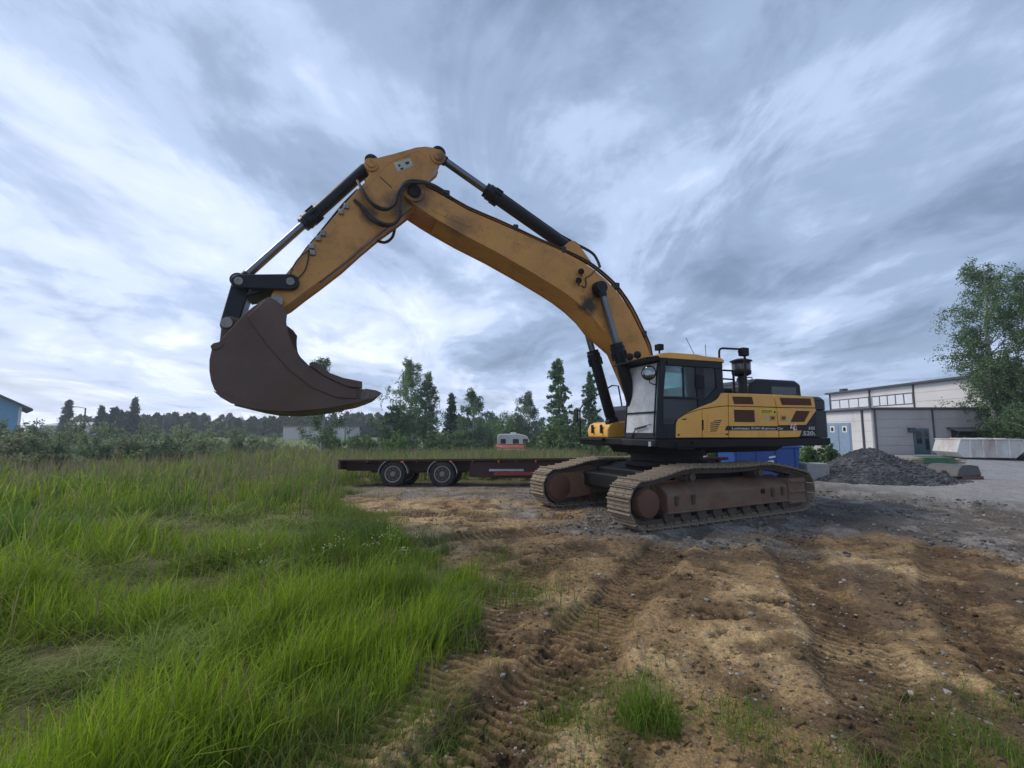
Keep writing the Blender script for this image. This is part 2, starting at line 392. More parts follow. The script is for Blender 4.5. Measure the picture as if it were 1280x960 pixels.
def ground_h(x, y, fine=True):
    x = np.asarray(x, float); y = np.asarray(y, float)
    h = (fbm(x * .22, y * .22, 3, 1) - .5) * .22 * sst(np.hypot(x - 3.5, y - 10.7), 3.2, 7) * (1 - sst(y, 30, 50))
    h = h + .32 * sst(x, 11, 20) * sst(y, 17, 25)
    h = h - 1.0 * sst(y, 26, 50) * (1 - sst(x, 12, 26)) * (1 - sst(-x, 14, 30))
    D = dirt_mask(x, y)
    nearf = (1 - sst(np.hypot(x, y), 15, 24))
    if fine:
        h = h + D * nearf * ((fbm(x * 1.7, y * 1.7, 4, 21) - .5) * .11 + (fbm(x * 6, y * 6, 5, 22, .68) - .5) * .075 - .05 * sst(fbm(x * 4.2, y * 7.5, 4, 24, .6), .56, .7) * sst(fbm(x * .9, y * .9, 2, 25), .4, .6))
        h = h + (1 - D) * nearf * (fbm(x * 2.5, y * 2.5, 3, 23) - .5) * .10
        gm = D * nearf
        for k, (pts, hw, dep) in enumerate(RUTS):
            r, _, _ = rut(x, y, pts, hw, dep, k); h = h + r * gm
        h = h + .07 * np.exp(-(((x - 2.35) / .55) ** 2 + ((y - 5.3) / 1.3) ** 2))
    c, s = math.cos(YAWU), math.sin(YAWU)
    lx = c * (x - EX) + s * (y - EY); ly = -s * (x - EX) + c * (y - EY)
    flat = (1 - sst(np.abs(lx), 2.55, 3.1)) * (1 - sst(np.abs(np.abs(ly) - 1.436), .3, .55))
    h = h * (1 - flat) + 0.012 * flat
    tr = (1 - sst(np.abs(x - .5), 6.2, 7)) * sst(y, 14.2, 14.7) * (1 - sst(y, 17.4, 18))
    return h * (1 - tr * .8) - .17 * tr * sst(y, 15, 17)
def mixc(a, b, t): return a + (np.asarray(b, float) - a) * t[:, None]
def ground_c(x, y):
    n = len(x); D = dirt_mask(x, y)
    f1 = fbm(x * .8, y * .8, 4, 31); f2 = fbm(x * 3, y * 3, 4, 32); f3 = fbm(x * .35, y * .35, 3, 33)
    sand = np.tile([.285, .188, .092], (n, 1)); c = mixc(sand, [.43, .305, .158], sst(f1, .5, .68))
    c = mixc(c, [.105, .066, .036], sst(f2, .45, .7) * .75); c = mixc(c, [.06, .038, .022], sst(fbm(x * 4.2, y * 7.5, 4, 24, .6), .56, .68) * sst(fbm(x * .9, y * .9, 2, 25), .4, .6) * .85); c = mixc(c, [.10, .068, .043], sst(fbm(x * 1.5 + 5, y * 1.5, 4, 34), .50, .66) * .8 * sst(x, .4, 3.2))
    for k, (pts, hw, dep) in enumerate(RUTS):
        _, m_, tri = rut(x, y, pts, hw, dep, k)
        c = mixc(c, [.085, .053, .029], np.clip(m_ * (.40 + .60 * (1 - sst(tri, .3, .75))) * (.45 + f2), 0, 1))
    # grey crushed stone round the machine and across the yard
    gx = sst(y - (7.6 - (x - 3) * .12) + (f1 - .5) * 3.4, -.5, 1.0) * sst(x + (f1 - .5) * 5, .2, 1.6)
    gy = sst(y + (f1 - .5) * 2.5, 11.8, 13.2)
    gmask = np.clip(np.maximum(gx, gy * .75), 0, 1)
    grav = mixc(np.tile([.115, .102, .088], (n, 1)), [.25, .232, .21], sst(f2, .4, .68))
    grav = mixc(grav, [.065, .06, .056], sst(fbm(x * .9, y * .9, 3, 37), .56, .68) * .75 * (1 - sst(y, 13, 16)))
    c = mixc(c, grav, gmask * .92)
    c = mixc(c, [.05, .045, .04], np.exp(-(((x - 6.6) / 1.6) ** 2 + ((y - 9.6) / .7) ** 2)) * .6 * sst(f2, .3, .6))
    pale = sst(x, 9, 13) * sst(y, 10.5, 12.5); c = mixc(c, [.30, .292, .285], pale * .75)
    road = sst(x - y * .0, 15.5, 16.5) * sst(y, 16.5, 17.5); c = mixc(c, [.27, .275, .285], road)
    soil = mixc(np.tile([.10, .085, .045], (n, 1)), [.16, .15, .06], sst(f2, .4, .7))
    far = sst(y, 14, 40); soil = mixc(soil, [.15, .17, .06], far)
    return mixc(soil, c, D)
def build_ground():
    a_f = np.radians(np.arange(-60, 60.01, 0.2)); a_c = np.radians(np.arange(65, 298, 6.0))
    ang = np.concatenate([a_f, a_c]); n = len(ang)
    r1 = 0.35 * np.exp(np.arange(0, math.log(1.6 / .35), .12)); r2 = np.concatenate([1.6 * np.exp(np.arange(0, math.log(2.2 / 1.6), .009)), 2.2 * np.exp(np.arange(0, math.log(6.5 / 2.2), .0036)), 6.5 * np.exp(np.arange(0, math.log(15 / 6.5), .006))])
    r3 = 15 * np.exp(np.arange(0, math.log(1500 / 15), .045)); r = np.concatenate([r1, r2, r3]); m = len(r)
    RR, AA = np.meshgrid(r, ang, indexing='ij'); x = (RR * np.sin(AA)).ravel(); y = (RR * np.cos(AA)).ravel()
    z = ground_h(x, y); V = np.stack([x, y, z], 1); V = np.vstack([V, [[0, 0, float(ground_h(np.zeros(1), np.zeros(1))[0])]]])
    i = np.arange(m - 1)[:, None] * n; j = np.arange(n)[None, :]; j2 = (j + 1) % n
    Q = np.stack([(i + j), (i + j2), (i + n + j2), (i + n + j)], -1).reshape(-1, 4)[:, ::-1]
    T = np.stack([np.full(n, m * n), np.arange(n), (np.arange(n) + 1) % n], 1)[:, ::-1]
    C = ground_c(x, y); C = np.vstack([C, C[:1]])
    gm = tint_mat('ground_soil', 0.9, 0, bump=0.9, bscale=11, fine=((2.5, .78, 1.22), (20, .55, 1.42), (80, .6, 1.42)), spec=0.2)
    o = link('ground', np_mesh('ground', V, [Q, T], gm, C)); kind(o, 'structure')
build_ground()

# ================================================================== EXCAVATOR
ex = empty('excavator', (EX, EY, 0.0), YAW)
tag(ex, 'large yellow crawler excavator with raised boom and brown bucket on muddy tracks', 'excavator')
DU = YAWU - YAW; HG = 1.436
def resample(pts, pitch=None, n=None):
    P_ = np.array(pts + [pts[0]], float); d = np.hypot(*np.diff(P_, axis=0).T); s = np.concatenate([[0], np.cumsum(d)]); tot = s[-1]
    n = n or int(round(tot / pitch)); q = (np.arange(n) + .5) * tot / n
    def at(t):
        t = t % tot; return np.stack([np.interp(t, s, P_[:, 0]), np.interp(t, s, P_[:, 1])], -1)
    a = at(q); h = tot / n * .5; t = at(q + h) - at(q - h); t /= np.linalg.norm(t, axis=1)[:, None]; return a, t, tot / n
def track_path():
    pts = [(x, .055) for x in np.linspace(-2.2, 2.15, 20)]
    for k in range(1, 12):                               # round the drive sprocket
        t = -math.pi / 2 + math.pi * k / 12 * .95; pts.append((2.18 + .445 * math.cos(t), .49 + .435 * math.sin(t)))
    pts += [(2.1, .905), (1.74, .97), (1.35, 1.055), (1.0, 1.085), (.5, 1.075), (0, 1.06), (-.5, 1.065), (-1.0, 1.085), (-1.3, 1.075), (-1.85, .99), (-2.3, .90)]
    for k in range(1, 11):
        t = math.pi * .62 + math.pi * k / 11 * .85; pts.append((-2.24 + .45 * math.cos(t), .49 + .435 * math.sin(t)))
    return pts
def shoe_mesh():
    b = MB(); w = .30; L_ = .099
    # plate with a lip at the trailing edge, three grouser bars, two link lugs and bolt heads
    b.prism([(-L_, -.012), (L_ - .012, -.012), (L_, -.002), (L_, .008), (-L_, .008)], -w, w, 'y')
    for x, hh in ((-L_ + .014, .046), (0.004, .024), (L_ - .026, .030)):
        b.prism([(x - .014, .008), (x + .014, .008), (x + .008, hh), (x - .008, hh)], -w + .004, w - .004, 'y')
    for y in (-.115, .115):
        b.box(-.085, .085, y - .03, y + .03, -.10, -.012)
        for x in (-.045, .045): b.cyl((x, y, .008), (x, y, .022), .016, n=6)
    return b.mesh('track_shoe', M['shoe'])
SHOE = shoe_mesh()
def track(side):
    pts = track_path(); a, t, pitch = resample(pts, .2145)
    b = MB(); fine, ft, _ = resample(pts, .06)
    for y in (-.13, .13):
        vs = []; n = len(fine)
        for p, d in zip(fine, ft):
            nx, nz = d[1], -d[0]                                # outward
            for off, yy in ((-.045, y - .022), (-.045, y + .022), (-.125, y + .022), (-.125, y - .022)):
                vs.append((p[0] + nx * off, side * HG + yy, p[1] + nz * off))
        fs = []
        for i in range(n):
            j = (i + 1) % n
            for k in range(4): fs.append((i * 4 + k, i * 4 + (k + 1) % 4, j * 4 + (k + 1) % 4, j * 4 + k))
        b.add(vs, fs)
    o = b.build('track_chain', M['link'], ex); o.rotation_euler.z = DU
    for p, d in zip(a, t):
        s = link('track_shoe', SHOE, o); nx, nz = d[1], -d[0]
        X = Vector((-d[0], 0, -d[1])); Z = Vector((nx, 0, nz)); Y = Z.cross(X)
        m = Matrix((X, Y, Z)).transposed().to_4x4(); s.rotation_euler = (m @ Matrix.Rotation(random.uniform(-.025, .025), 4, 'Y')).to_euler()
        s.location = (p[0], side * HG, p[1])
    # frame beam
    f = MB(); S = side
    prof = [(S * (HG + .21), .29), (S * (HG + .21), .60), (S * (HG + .12), .68), (S * (HG - .10), .80), (S * (HG - .24), .80), (S * (HG - .24), .29)]
    f.prism(prof, -1.86, 1.66, 'x')
    f.box(-1.9, 1.7, min(S * (HG + .19), S * (HG + .25)), max(S * (HG + .19), S * (HG + .25)), .265, .30)
    fo = f.build('track_frame', M['trackframe'], ex, bevel=.012); fo.rotation_euler.z = DU
    for x in (1.45, 1.02, -1.33, -1.66):                         # hooks and lugs on the outer face
        q = MB(); y0, y1 = sorted((S * (HG + .2105), S * (HG + .25))); q.box(x - .035, x + .035, y0, y1, .40, .58); q.box(x - .05, x + .05, y0, y1, .53, .56)
        q.build('lug', M['link'], fo, bevel=.008)
    q = MB(); y0, y1 = sorted((S * (HG + .2105), S * (HG + .225))); q.prism([(-1.02 + .07 * math.cos(k * math.pi / 6), .52 + .055 * math.sin(k * math.pi / 6)) for k in range(12)], y0, y1, 'y'); q.build('grease_hole', M['black'], fo)
    # idler yoke block at the rear
    q = MB(); y0, y1 = sorted((S * (HG - .24), S * (HG + .235))); q.box(-2.44, -1.861, y0, y1, .20, .74)
    y0, y1 = sorted((S * (HG + .235), S * (HG + .262)))
    for z in (.24, .46, .68): q.box(-2.42, -1.88, y0, y1, z - .03, z + .03)
    q.build('idler_guard', M['trackframe'], ex, bevel=.015).rotation_euler.z = DU
    q = MB(); q.lathe((-2.24, S * (HG - .13), .49), (0, 1, 0), [(0, .2), (.0, .34), (.09, .335), (.1, .31), (.16, .31), (.17, .335), (.26, .34), (.26, .2)], 32)
    q.build('idler_wheel', M['link'], ex).rotation_euler.z = DU
    # sprocket with teeth and the final drive cover
    q = MB(); q.lathe((2.18, S * HG - .05, .49), (0, 1, 0), [(0, .1), (0, .30), (.1, .30), (.1, .1)], 30)
    for k in range(21):
        t = 2 * math.pi * k / 21; m = Matrix.Translation((2.18, S * HG, .49)) @ Matrix.Rotation(t, 4, 'Y')
        q.prism([(.29, -.04), (.355, -.018), (.355, .018), (.29, .04)], -.04, .04, 'y', m)
    q.build('sprocket', M['link'], ex).rotation_euler.z = DU
    q = MB(); y_in = S * (HG - .26); prof_ = [(0, .28), (.0, .355), (.30, .36), (.34, .345), (.34, .27), (.44, .265), (.445, .05)]
    q.lathe((2.18, y_in, .49), (0, S, 0), prof_, 36)
    fd = q.build('final_drive', M['link'], ex); fd.rotation_euler.z = DU
    for y_c, sg in ((y_in + S * .4455, S), (y_in - S * .0005, -S)):
        q = MB(); q.lathe((2.18, y_c, .49), (0, sg, 0), [(0, .25), (.085, .248), (.105, .235), (.112, .19), (.114, .03)] if sg == S else [(0, .30), (.03, .30), (.05, .27), (.055, .03)], 34); q.build('drive_cover', M['drive'], fd)
    q = MB(); q.prism([(2.12, .22), (2.12, .80), (1.70, .80), (1.30, .70), (1.30, .26), (1.7, .22)], *sorted((S * (HG - .30), S * (HG - .22))), 'y')
    q.build('drive_bracket', M['trackframe'], ex, bevel=.02).rotation_euler.z = DU
    for x in np.linspace(-1.78, 1.62, 9):
        q = MB(); q.lathe((x, S * HG - .2, .222), (0, 1, 0), [(0, .05), (0, .125), (.05, .125), (.055, .095), (.345, .095), (.35, .125), (.4, .125), (.4, .05)], 18)
        q.build('track_roller', M['link'], ex).rotation_euler.z = DU
    for x in (-1.02, .98):
        q = MB(); q.lathe((x, S * (HG - .2), .90), (0, S, 0), [(0, .04), (0, .07), (.05, .07), (.055, .10), (.32, .10), (.33, .075), (.40, .075), (.40, .03)], 18)
        q.box(x - .05, x + .05, *sorted((S * (HG - .2), S * (HG - .08))), .79, .9)
        q.build('carrier_roller', M['link'], ex).rotation_euler.z = DU
track(1); track(-1)
q = MB()
q.prism([(-1.1, .48), (-1.1, .92), (-.6, 1.02), (.6, 1.02), (1.1, .92), (1.1, .48)], -1.19, 1.19, 'y')
q.box(-1.45, -1.1, -1.19, 1.19, .5, .82); q.box(1.1, 1.5, -1.19, 1.19, .5, .82)
q.build('carbody', M['black'], ex, bevel=.03).rotation_euler.z = DU
q = MB(); q.lathe((0, 0, 1.0), (0, 0, 1), [(0, .7), (0, .92), (.1, .92), (.11, .80), (.22, .80), (.23, .88), (.36, .88), (.36, .5)], 44)
q.build('swing_ring', M['black'], ex)

# ---- revolving frame
q = MB()
q.prism([(1.44, 1.47), (1.44, 1.615), (-3.40, 1.615), (-3.40, 1.49), (-3.32, 1.45), (.10, 1.43), (1.30, 1.43)], -1.5, 1.5, 'y')
q.prism([(.95, 1.28), (1.05, 1.43), (-2.9, 1.43), (-2.6, 1.30)], -.75, .75, 'y')
pf = q.build('revolving_frame', M['black'], ex, bevel=.02)
q = MB(); q.box(1.4405, 1.47, .40, 1.5, 1.47, 1.60); q.build('front_skirt', M['slate'], pf, bevel=.015)
q = MB(); q.prism(UL([(810.5, 552), (813.5, 552), (813.5, 558), (810.5, 558)], 1.5), 1.5005, 1.504, 'y'); q.build('reflector', M['white'], pf)
a, b_ = U(845.5, 553, 1.53), U(866, 561, 1.53)
q = MB(); q.tube([(a[0], 1.5, a[1]), (a[0], 1.56, a[1] - .01), (a[0], 1.56, b_[1]), (b_[0], 1.56, b_[1]), (b_[0], 1.56, a[1]), (b_[0], 1.5, a[1])], .016, 8)
q.build('step_bar', M['black'], pf)

# ---- engine house behind and beside the cab
q = MB()
q.prism([(-3.05, 1.62), (-3.05, 2.50), (-.34, 2.535), (-.34, 1.62)], -1.47, 1.474, 'y')
q.prism([(-.335, 1.62), (-.335, 2.45), (.45, 2.40), (.62, 2.3), (.62, 1.62)], -1.47, -.55, 'y')
q.prism([(-.338, 1.62), (-.338, 1.9), (.9, 1.9), (.97, 1.62)], 1.40, 1.474, 'y')
q.build('engine_house', M['slate'], ex, bevel=.03)
YP = 1.5
def panel(pts, name='side_panel', y0=1.476, y1=1.52, m='yellow', parent=ex, bevel=.012):
    b = MB(); b.prism(UL(pts, YP), y0, y1, 'y'); return b.build(name, M[m], parent, bevel=bevel)
def plate_on(pan, pts, name, m, y0=1.5205, y1=1.526, bevel=.004):
    b = MB(); b.prism(UL(pts, YP), y0, y1, 'y'); return b.build(name, M[m], pan, bevel=bevel)
p1 = panel([(844.4, 547.2), (845, 532), (846, 527.2), (848.5, 523.3), (857.5, 517.8), (876.7, 511.5), (876.7, 547)])
plate_on(p1, [(851, 523.8), (857, 523), (857, 524.6), (853, 525)], 'catch', 'black'); plate_on(p1, [(846, 542.5), (848.5, 542.5), (848.5, 544.5), (846, 544.5)], 'catch', 'black')
p2 = panel([(857.6, 516.8), (875, 508.8), (890, 503), (896, 499.5), (898.5, 496), (901.3, 491.3), (909.3, 491.3), (909.3, 507.1), (896, 508.3), (877, 511.0)])
p3 = panel([(877.4, 511.7), (896, 509.0), (909.3, 507.7), (909.6, 547), (877.4, 547)])
def hatch(pan):
    b = MB(); b.prism(UL([(884, 517.6), (887, 516.5), (902.3, 516.2), (903.4, 541.4), (882.4, 541.8)], YP), 1.5205, 1.530, 'y'); h = b.build('vent_hatch', M['yellow'], pan, bevel=.006)
hatch(p3)
for k in range(6):
    y = 525.3 + k * 2.55; x1 = 900.5 - k * 1.1
    plate_on(p3, [(886.5 + (4.5 if k == 0 else 0), y + .6), (x1, y - .5), (x1 - .3, y + .8), (886.5 + (4 if k == 0 else 0), y + 1.7)], 'vent_slot', 'ink', 1.530, 1.5315, 0)
plate_on(p3, [(876.5, 525), (878, 524.6), (878, 537.5), (876.7, 538)], 'latch', 'black', 1.5205, 1.535); plate_on(p3, [(905.8, 542), (909, 542), (909, 543.6), (905.8, 543.6)], 'catch', 'black')
p4 = panel([(910.3, 491.4), (965.9, 493.2), (969.2, 508.9), (910.3, 507.2)])
p5 = panel([(910.3, 507.9), (969.4, 509.7), (972.8, 547.0), (910.6, 547.0)])
p6 = panel([(966.9, 493.3), (1015.2, 495.5), (1016.5, 499), (1018.4, 509.8), (970.2, 509.0)])
p7 = panel([(970.5, 509.8), (1018.7, 510.6), (1019.4, 513.2), (1006.7, 531.4), (972.4, 531.8)])
p8 = panel([(973.2, 538.4), (1001.6, 538), (998.3, 546.4), (973.8, 546.9)])
def z7(pts): return [(890 + x / 6.857, 430 + y / 6.857) for x, y in pts]
def grille(pan, pts):
    g = plate_on(pan, pts, 'grille', 'grille', 1.5205, 1.527, .004)
    (xa, ya), (xb, yb), (xc, yc), (xd, yd) = pts                 # frame bars round it, mesh ribs across it
    return g
for pan, pts in ((p4, [(165, 450), (335, 454), (350, 517), (182, 515)]), (p5, [(180, 563), (355, 567), (360, 670), (186, 668)]),
                 (p6, [(572, 461), (835, 468), (846, 527), (592, 523)]), (p7, [(712, 572), (832, 575), (782, 668), (665, 667)])):
    ps = z7(pts); grille(pan, ps)
    for k in range(1, 12):
        t = k / 12; a = [ps[0][i] + (ps[1][i] - ps[0][i]) * t for i in (0, 1)]; c = [ps[3][i] + (ps[2][i] - ps[3][i]) * t for i in (0, 1)]
        plate_on(pan, [(a[0] - .35, a[1]), (a[0] + .35, a[1]), (c[0] + .35, c[1]), (c[0] - .35, c[1])], 'grille_rib', 'grille', 1.527, 1.531, 0)
st = plate_on(p5, z7([(118, 703), (822, 703), (772, 741), (104, 741)]), 'black_stripe', 'slate', 1.5205, 1.5235, 0)
plate_on(p5, z7([(400, 561), (547, 557), (547, 598), (404, 602)]), 'warning_sticker', 'decal_y', 1.5205, 1.5225, 0)
for y0, y1, xa, xb in ((569, 574, 415, 505), (579, 584, 412, 510), (589, 593, 415, 490)): plate_on(p5, z7([(xa, y0), (xb, y0), (xb, y1), (xa, y1)]), 'sticker_print', 'ink', 1.5225, 1.5235, 0)
plate_on(p5, z7([(518, 592), (530, 566), (542, 591)]), 'sticker_print', 'ink', 1.5225, 1.5235, 0)
for pan, x in ((p5, 488), (p7, 580)):
    plate_on(pan, z7([(x, 612), (x + 47, 612), (x + 47, 657), (x, 657)]), 'handle_recess', 'boom', 1.5205, 1.528); plate_on(pan, z7([(x + 10, 622), (x + 36, 622), (x + 36, 645), (x + 10, 645)]), 'handle', 'drive', 1.528, 1.538)
plate_on(p5, z7([(460, 613), (480, 613), (480, 656), (460, 656)]), 'small_sticker', 'plate', 1.5205, 1.5225, 0); plate_on(p7, z7([(634, 613), (652, 613), (652, 656), (634, 656)]), 'small_sticker', 'plate', 1.5205, 1.5225, 0)
plate_on(p5, z7([(668, 690), (712, 684), (720, 738), (690, 741), (684, 718), (662, 728)]), 'emblem', 'white', 1.5236, 1.5246, 0)
plate_on(p5, z7([(676, 694), (694, 692), (690, 716), (672, 716)]), 'emblem', 'red', 1.5247, 1.5255, 0); plate_on(p5, z7([(700, 696), (712, 694), (716, 730), (698, 732)]), 'emblem', 'red', 1.5247, 1.5255, 0)

# ---- counterweight
q = MB()
plan = [(-2.6, 1.5), (-3.27, 1.5), (-3.41, 1.43), (-3.50, 1.27), (-3.60, .95), (-3.66, .5), (-3.70, 0), (-3.66, -.5), (-3.60, -.95), (-3.50, -1.27), (-3.41, -1.43), (-3.27, -1.5), (-2.6, -1.5)]
q.prism(plan, 1.62, 2.24, 'z'); 
plan2 = [(x + .02 if x < -2.7 else x, y * .995) for x, y in plan]
q.prism(plan2, 2.248, 2.47, 'z')
plan3 = [(x + .09 if x < -2.7 else x, y * .96) for x, y in plan]; n = len(plan2)
q.add([(x, y, 2.47) for x, y in plan2] + [(x, y, 2.555) for x, y in plan3], [(i, (i + 1) % n, n + (i + 1) % n, n + i) for i in range(n)] + [tuple(range(n, 2 * n))])
cw = q.build('counterweight', M['slate'], ex, bevel=.02)
q = MB(); q.prism(UL(z7([(805, 640), (885, 566), (893, 575), (900, 796), (740, 797), (766, 742), (822, 703)]), 1.5), 1.478, 1.5035, 'y'); q.build('side_cover', M['slate'], cw, bevel=.006)
def lettering(body, x_px0, x_px1, y_base, y_top, parent, m, yl, name, shear=0.0):
    cu = bpy.data.curves.new(name, 'FONT'); cu.body = body; cu.size = 1; cu.offset = 0.018; cu.shear = shear
    t = bpy.data.objects.new(name, cu); COL.objects.link(t); dg = bpy.context.evaluated_depsgraph_get()
    me = bpy.data.meshes.new_from_object(t.evaluated_get(dg)); bpy.data.objects.remove(t); me.name = name
    co = np.array([v.co[:] for v in me.vertices]); lo, hi = co.min(0), co.max(0)
    A = U(x_px0, y_base, yl); B = U(x_px1, y_base, yl); T = U(x_px0, y_top, yl)
    s = (co - lo) / np.maximum(hi - lo, 1e-6)
    for v, k in zip(me.vertices, s): v.co = (A[0] + (B[0] - A[0]) * k[0], yl, A[1] + (B[1] - A[1]) * k[0] + (T[1] - A[1]) * k[1])
    me.materials.clear(); me.materials.append(M[m]); o = link(name, me, parent); return o
z = z7([(172, 741), (612, 716)]); lettering('Loimaan KW-Kaivuu Oy', z[0][0], z[1][0], z[0][1] - .4, z[1][1] - .5, p5, 'letter', 1.5246, 'company_lettering')
z = z7([(830, 736), (886, 708)]); lettering('HX', z[0][0], z[1][0], z[0][1], z[1][1], cw, 'letter', 1.5046, 'model_lettering', .1)
z = z7([(780, 783), (872, 747)]); lettering('520', z[0][0], z[1][0], z[0][1], z[1][1], cw, 'letter', 1.5046, 'model_lettering', .1)
z = z7([(876, 783), (890, 762)]); lettering('L', z[0][0], z[1][0], z[0][1], z[1][1], cw, 'letter', 1.5046, 'model_lettering', .1)

# ---- engine hood on top, air pre-cleaner, rails
def ux(u, v, y): return U(u, v, y)
h0, h1, h2, h3 = ux(948, 473, .95), ux(994, 474, .95), ux(1001, 478, .95), ux(1003, 494, .95)
q = MB(); q.prism([(h0[0] + .33, 2.50), (h0[0] + .24, h0[1] - .12), (h0[0], h0[1]), (h1[0], h0[1]), (h2[0], h0[1] - .08), (h3[0], 2.52)], -.95, .95, 'y')
hd = q.build('engine_hood', M['slate'], ex, bevel=.06, seg=3)
a, c = ux(963.5, 478, .95), ux(995, 487.5, .95); q = MB(); q.box(c[0], a[0], .951, .958, 2.62, 2.62 + .19); q.build('hood_vent', M['smoke'], hd, bevel=.01)
a = ux(940, 472, .7); q = MB(); q.tube([(a[0] + .2, .7, h0[1] - .05), (a[0] + .2, .7, h0[1] + .05), (a[0], .7, h0[1] + .05), (a[0], .7, h0[1] - .02)], .012, 6, 0); q.build('hood_handle', M['black'], hd)
q = MB(); q.prism([(h0[0] + .36, 2.52), (h0[0] + .36, 2.78), (-.42, 2.82), (-.36, 2.52)], -.9, .55, 'y'); q.build('battery_cover', M['slate'], ex, bevel=.05)
pc = ux(926.5, 460, .95); zt = ux(926, 451, .95)[1]; zb = ux(926, 470, .95)[1]
q = MB(); q.lathe((pc[0], .95, zb), (0, 0, 1), [(0, .13), (.03, .19), (.05, .205), (.12, .205), (.125, .188), (zt - zb - .05, .198), (zt - zb - .02, .205)], 24)
q.cyl((pc[0], .95, 2.48), (pc[0], .95, zb + .02), .085, n=16); q.cyl((pc[0], .95, zb - .12), (pc[0], .95, zb - .05), .11, n=16)
pr = q.build('air_precleaner', M['slate'], ex, ang=50)
q = MB(); q.lathe((pc[0], .95, zt - .02), (0, 0, 1), [(0, .2), (0, .235), (.02, .235), (.06, .12), (.075, .03)], 24); q.build('cap', M['black'], pr)
q = MB(); q.lathe((pc[0], .95, zb + .135), (0, 0, 1), [(0, .19), (0, .196), (.13, .200), (.13, .19)], 24); q.build('clear_bowl', M['smoke'], pr)
q = MB(); yr = 1.35
def ru(u, v): s_ = U(u, v, yr); return (s_[0], yr, s_[1])
q.tube([ru(899, 448), ru(899, 438.5), ru(900.5, 436), ru(903, 435.3), ru(926, 436.5)], .022, 8); 
q.tube([ru(904, 462.8), ru(932, 464.5)], .02, 8); q.tube([ru(916.5, 464), ru(918, 490), ru(921, 492)], .024, 8); q.tube([ru(930.5, 437), ru(932.8, 491.5)], .024, 8)
q.tube([ru(904, 473.5), ru(917, 474.4)], .018, 8)
hr = q.build('handrail', M['black'], ex)
a, c = ru(925.2, 434.5), ru(933.8, 445.5); q = MB(); q.box(c[0], a[0], yr - .07, yr + .07, c[2], a[2]); q.cyl((a[0] - .02, yr, a[2] - .09), (a[0] + .05, yr, a[2] - .09), .04); q.build('camera_box', M['black'], hr, bevel=.02)

# ---- tool box, rail and mirror on the far side of the boom
q = MB(); q.prism([(.62, 1.615), (1.30, 1.615), (1.32, 1.80), (1.25, 1.93), (1.12, 1.98), (.62, 2.0)], -1.3, -.38, 'y')
tb = q.build('tool_box', M['yellow'], ex, bevel=.03)
for y in (-1.02, -.62): q = MB(); q.box(1.318, 1.36, y - .035, y + .035, 1.72, 1.92); q.build('latch', M['black'], tb, bevel=.008)
q = MB(); q.box(.5, 1.52, -1.5, -.3, 1.55, 1.614); q.build('front_step', M['black'], ex, bevel=.01)
q = MB(); q.tube([(1.42, -1.48, 1.6), (1.42, -1.48, 2.32), (1.36, -1.45, 2.42), (1.1, -1.42, 2.6), (.5, -1.42, 2.95), (.3, -1.42, 2.95), (.2, -1.42, 2.4)], .02, 8); q.tube([(1.42, -1.48, 2.2), (1.42, -1.65, 2.2)], .016, 6)
q.build('grab_rail', M['black'], ex)
q = MB(); q.box(1.38, 1.43, -1.80, -1.60, 2.02, 2.34); q.build('side_mirror', M['black'], ex, bevel=.02)

# ---- cab
def xa(zv): return 1.43 - (zv - 1.62) * .10                   # raked front
ZR = 3.20
q = MB(); YO, YI = 1.50, 1.44
def side(poly, y0=YI, y1=YO): q.prism(poly, y0, y1, 'y')
side([(xa(1.62), 1.62), (xa(ZR), ZR), (xa(ZR) - .15, ZR), (1.23, 2.42), (1.24, 1.90), (1.20, 1.62)])
side([(1.20, 1.62), (1.24, 1.895), (.20, 1.895), (.20, 1.62)], YI, YO - .002)
side([(xa(ZR) - .15, ZR), (xa(ZR) - .165, 3.06), (-.30, 3.06), (-.30, ZR)], YI, YO - .001)
side([(.20, 1.895), (.37, 1.895), (.41, 3.06), (.20, 3.06)], YI, YO - .003)
side([(-.30, 2.3), (-.12, 2.66), (-.10, 3.06), (-.30, 3.06)], YI, YO - .002)
side([(.20, 2.3), (.20, 2.40), (-.12, 2.66), (-.30, 2.3)], YI, YO - .003)
side([(1.23, 2.40), (1.23, 2.45), (.38, 2.45), (.38, 2.40)], YI, YO - .004)
# right side, rear and floor
side([(xa(1.62), 1.62), (xa(ZR), ZR), (xa(ZR) - .10, ZR), (1.28, 1.9), (1.25, 1.62)], .42, .46)
side([(1.25, 1.62), (1.28, 2.1), (-.30, 2.1), (-.30, 1.62)], .42, .459)
side([(1.2, ZR), (1.2, 3.08), (-.30, 3.08), (-.30, ZR)], .42, .458)
side([(-.30, 2.1), (-.2, 2.1), (-.2, 3.08), (-.30, 3.08)], .42, .457); side([(.35, 2.1), (.45, 2.1), (.45, 3.08), (.35, 3.08)], .42, .456)
q.box(-.30, -.25, .46, YI, 1.62, 2.45); q.box(-.30, -.25, .46, YI, 3.05, ZR); q.box(-.30, -.252, .46, .54, 2.45, 3.05); q.box(-.30, -.252, YI - .08, YI, 2.45, 3.05)
q.box(-.25, 1.38, .46, YI, 1.62, 1.68)
q.prism([(xa(1.62) - .002, 1.62), (xa(1.73) - .002, 1.73), (xa(1.73) - .06, 1.73), (xa(1.62) - .06, 1.62)], .461, YI - .001, 'y')
q.prism([(xa(3.12) - .002, 3.12), (xa(ZR) - .002, ZR), (xa(ZR) - .07, ZR), (xa(3.12) - .07, 3.12)], .461, YI - .001, 'y')
q.box(-.25, 1.25, .46, YI, 3.17, 3.199)
cab = q.build('cab', M['slate'], ex, bevel=.012)
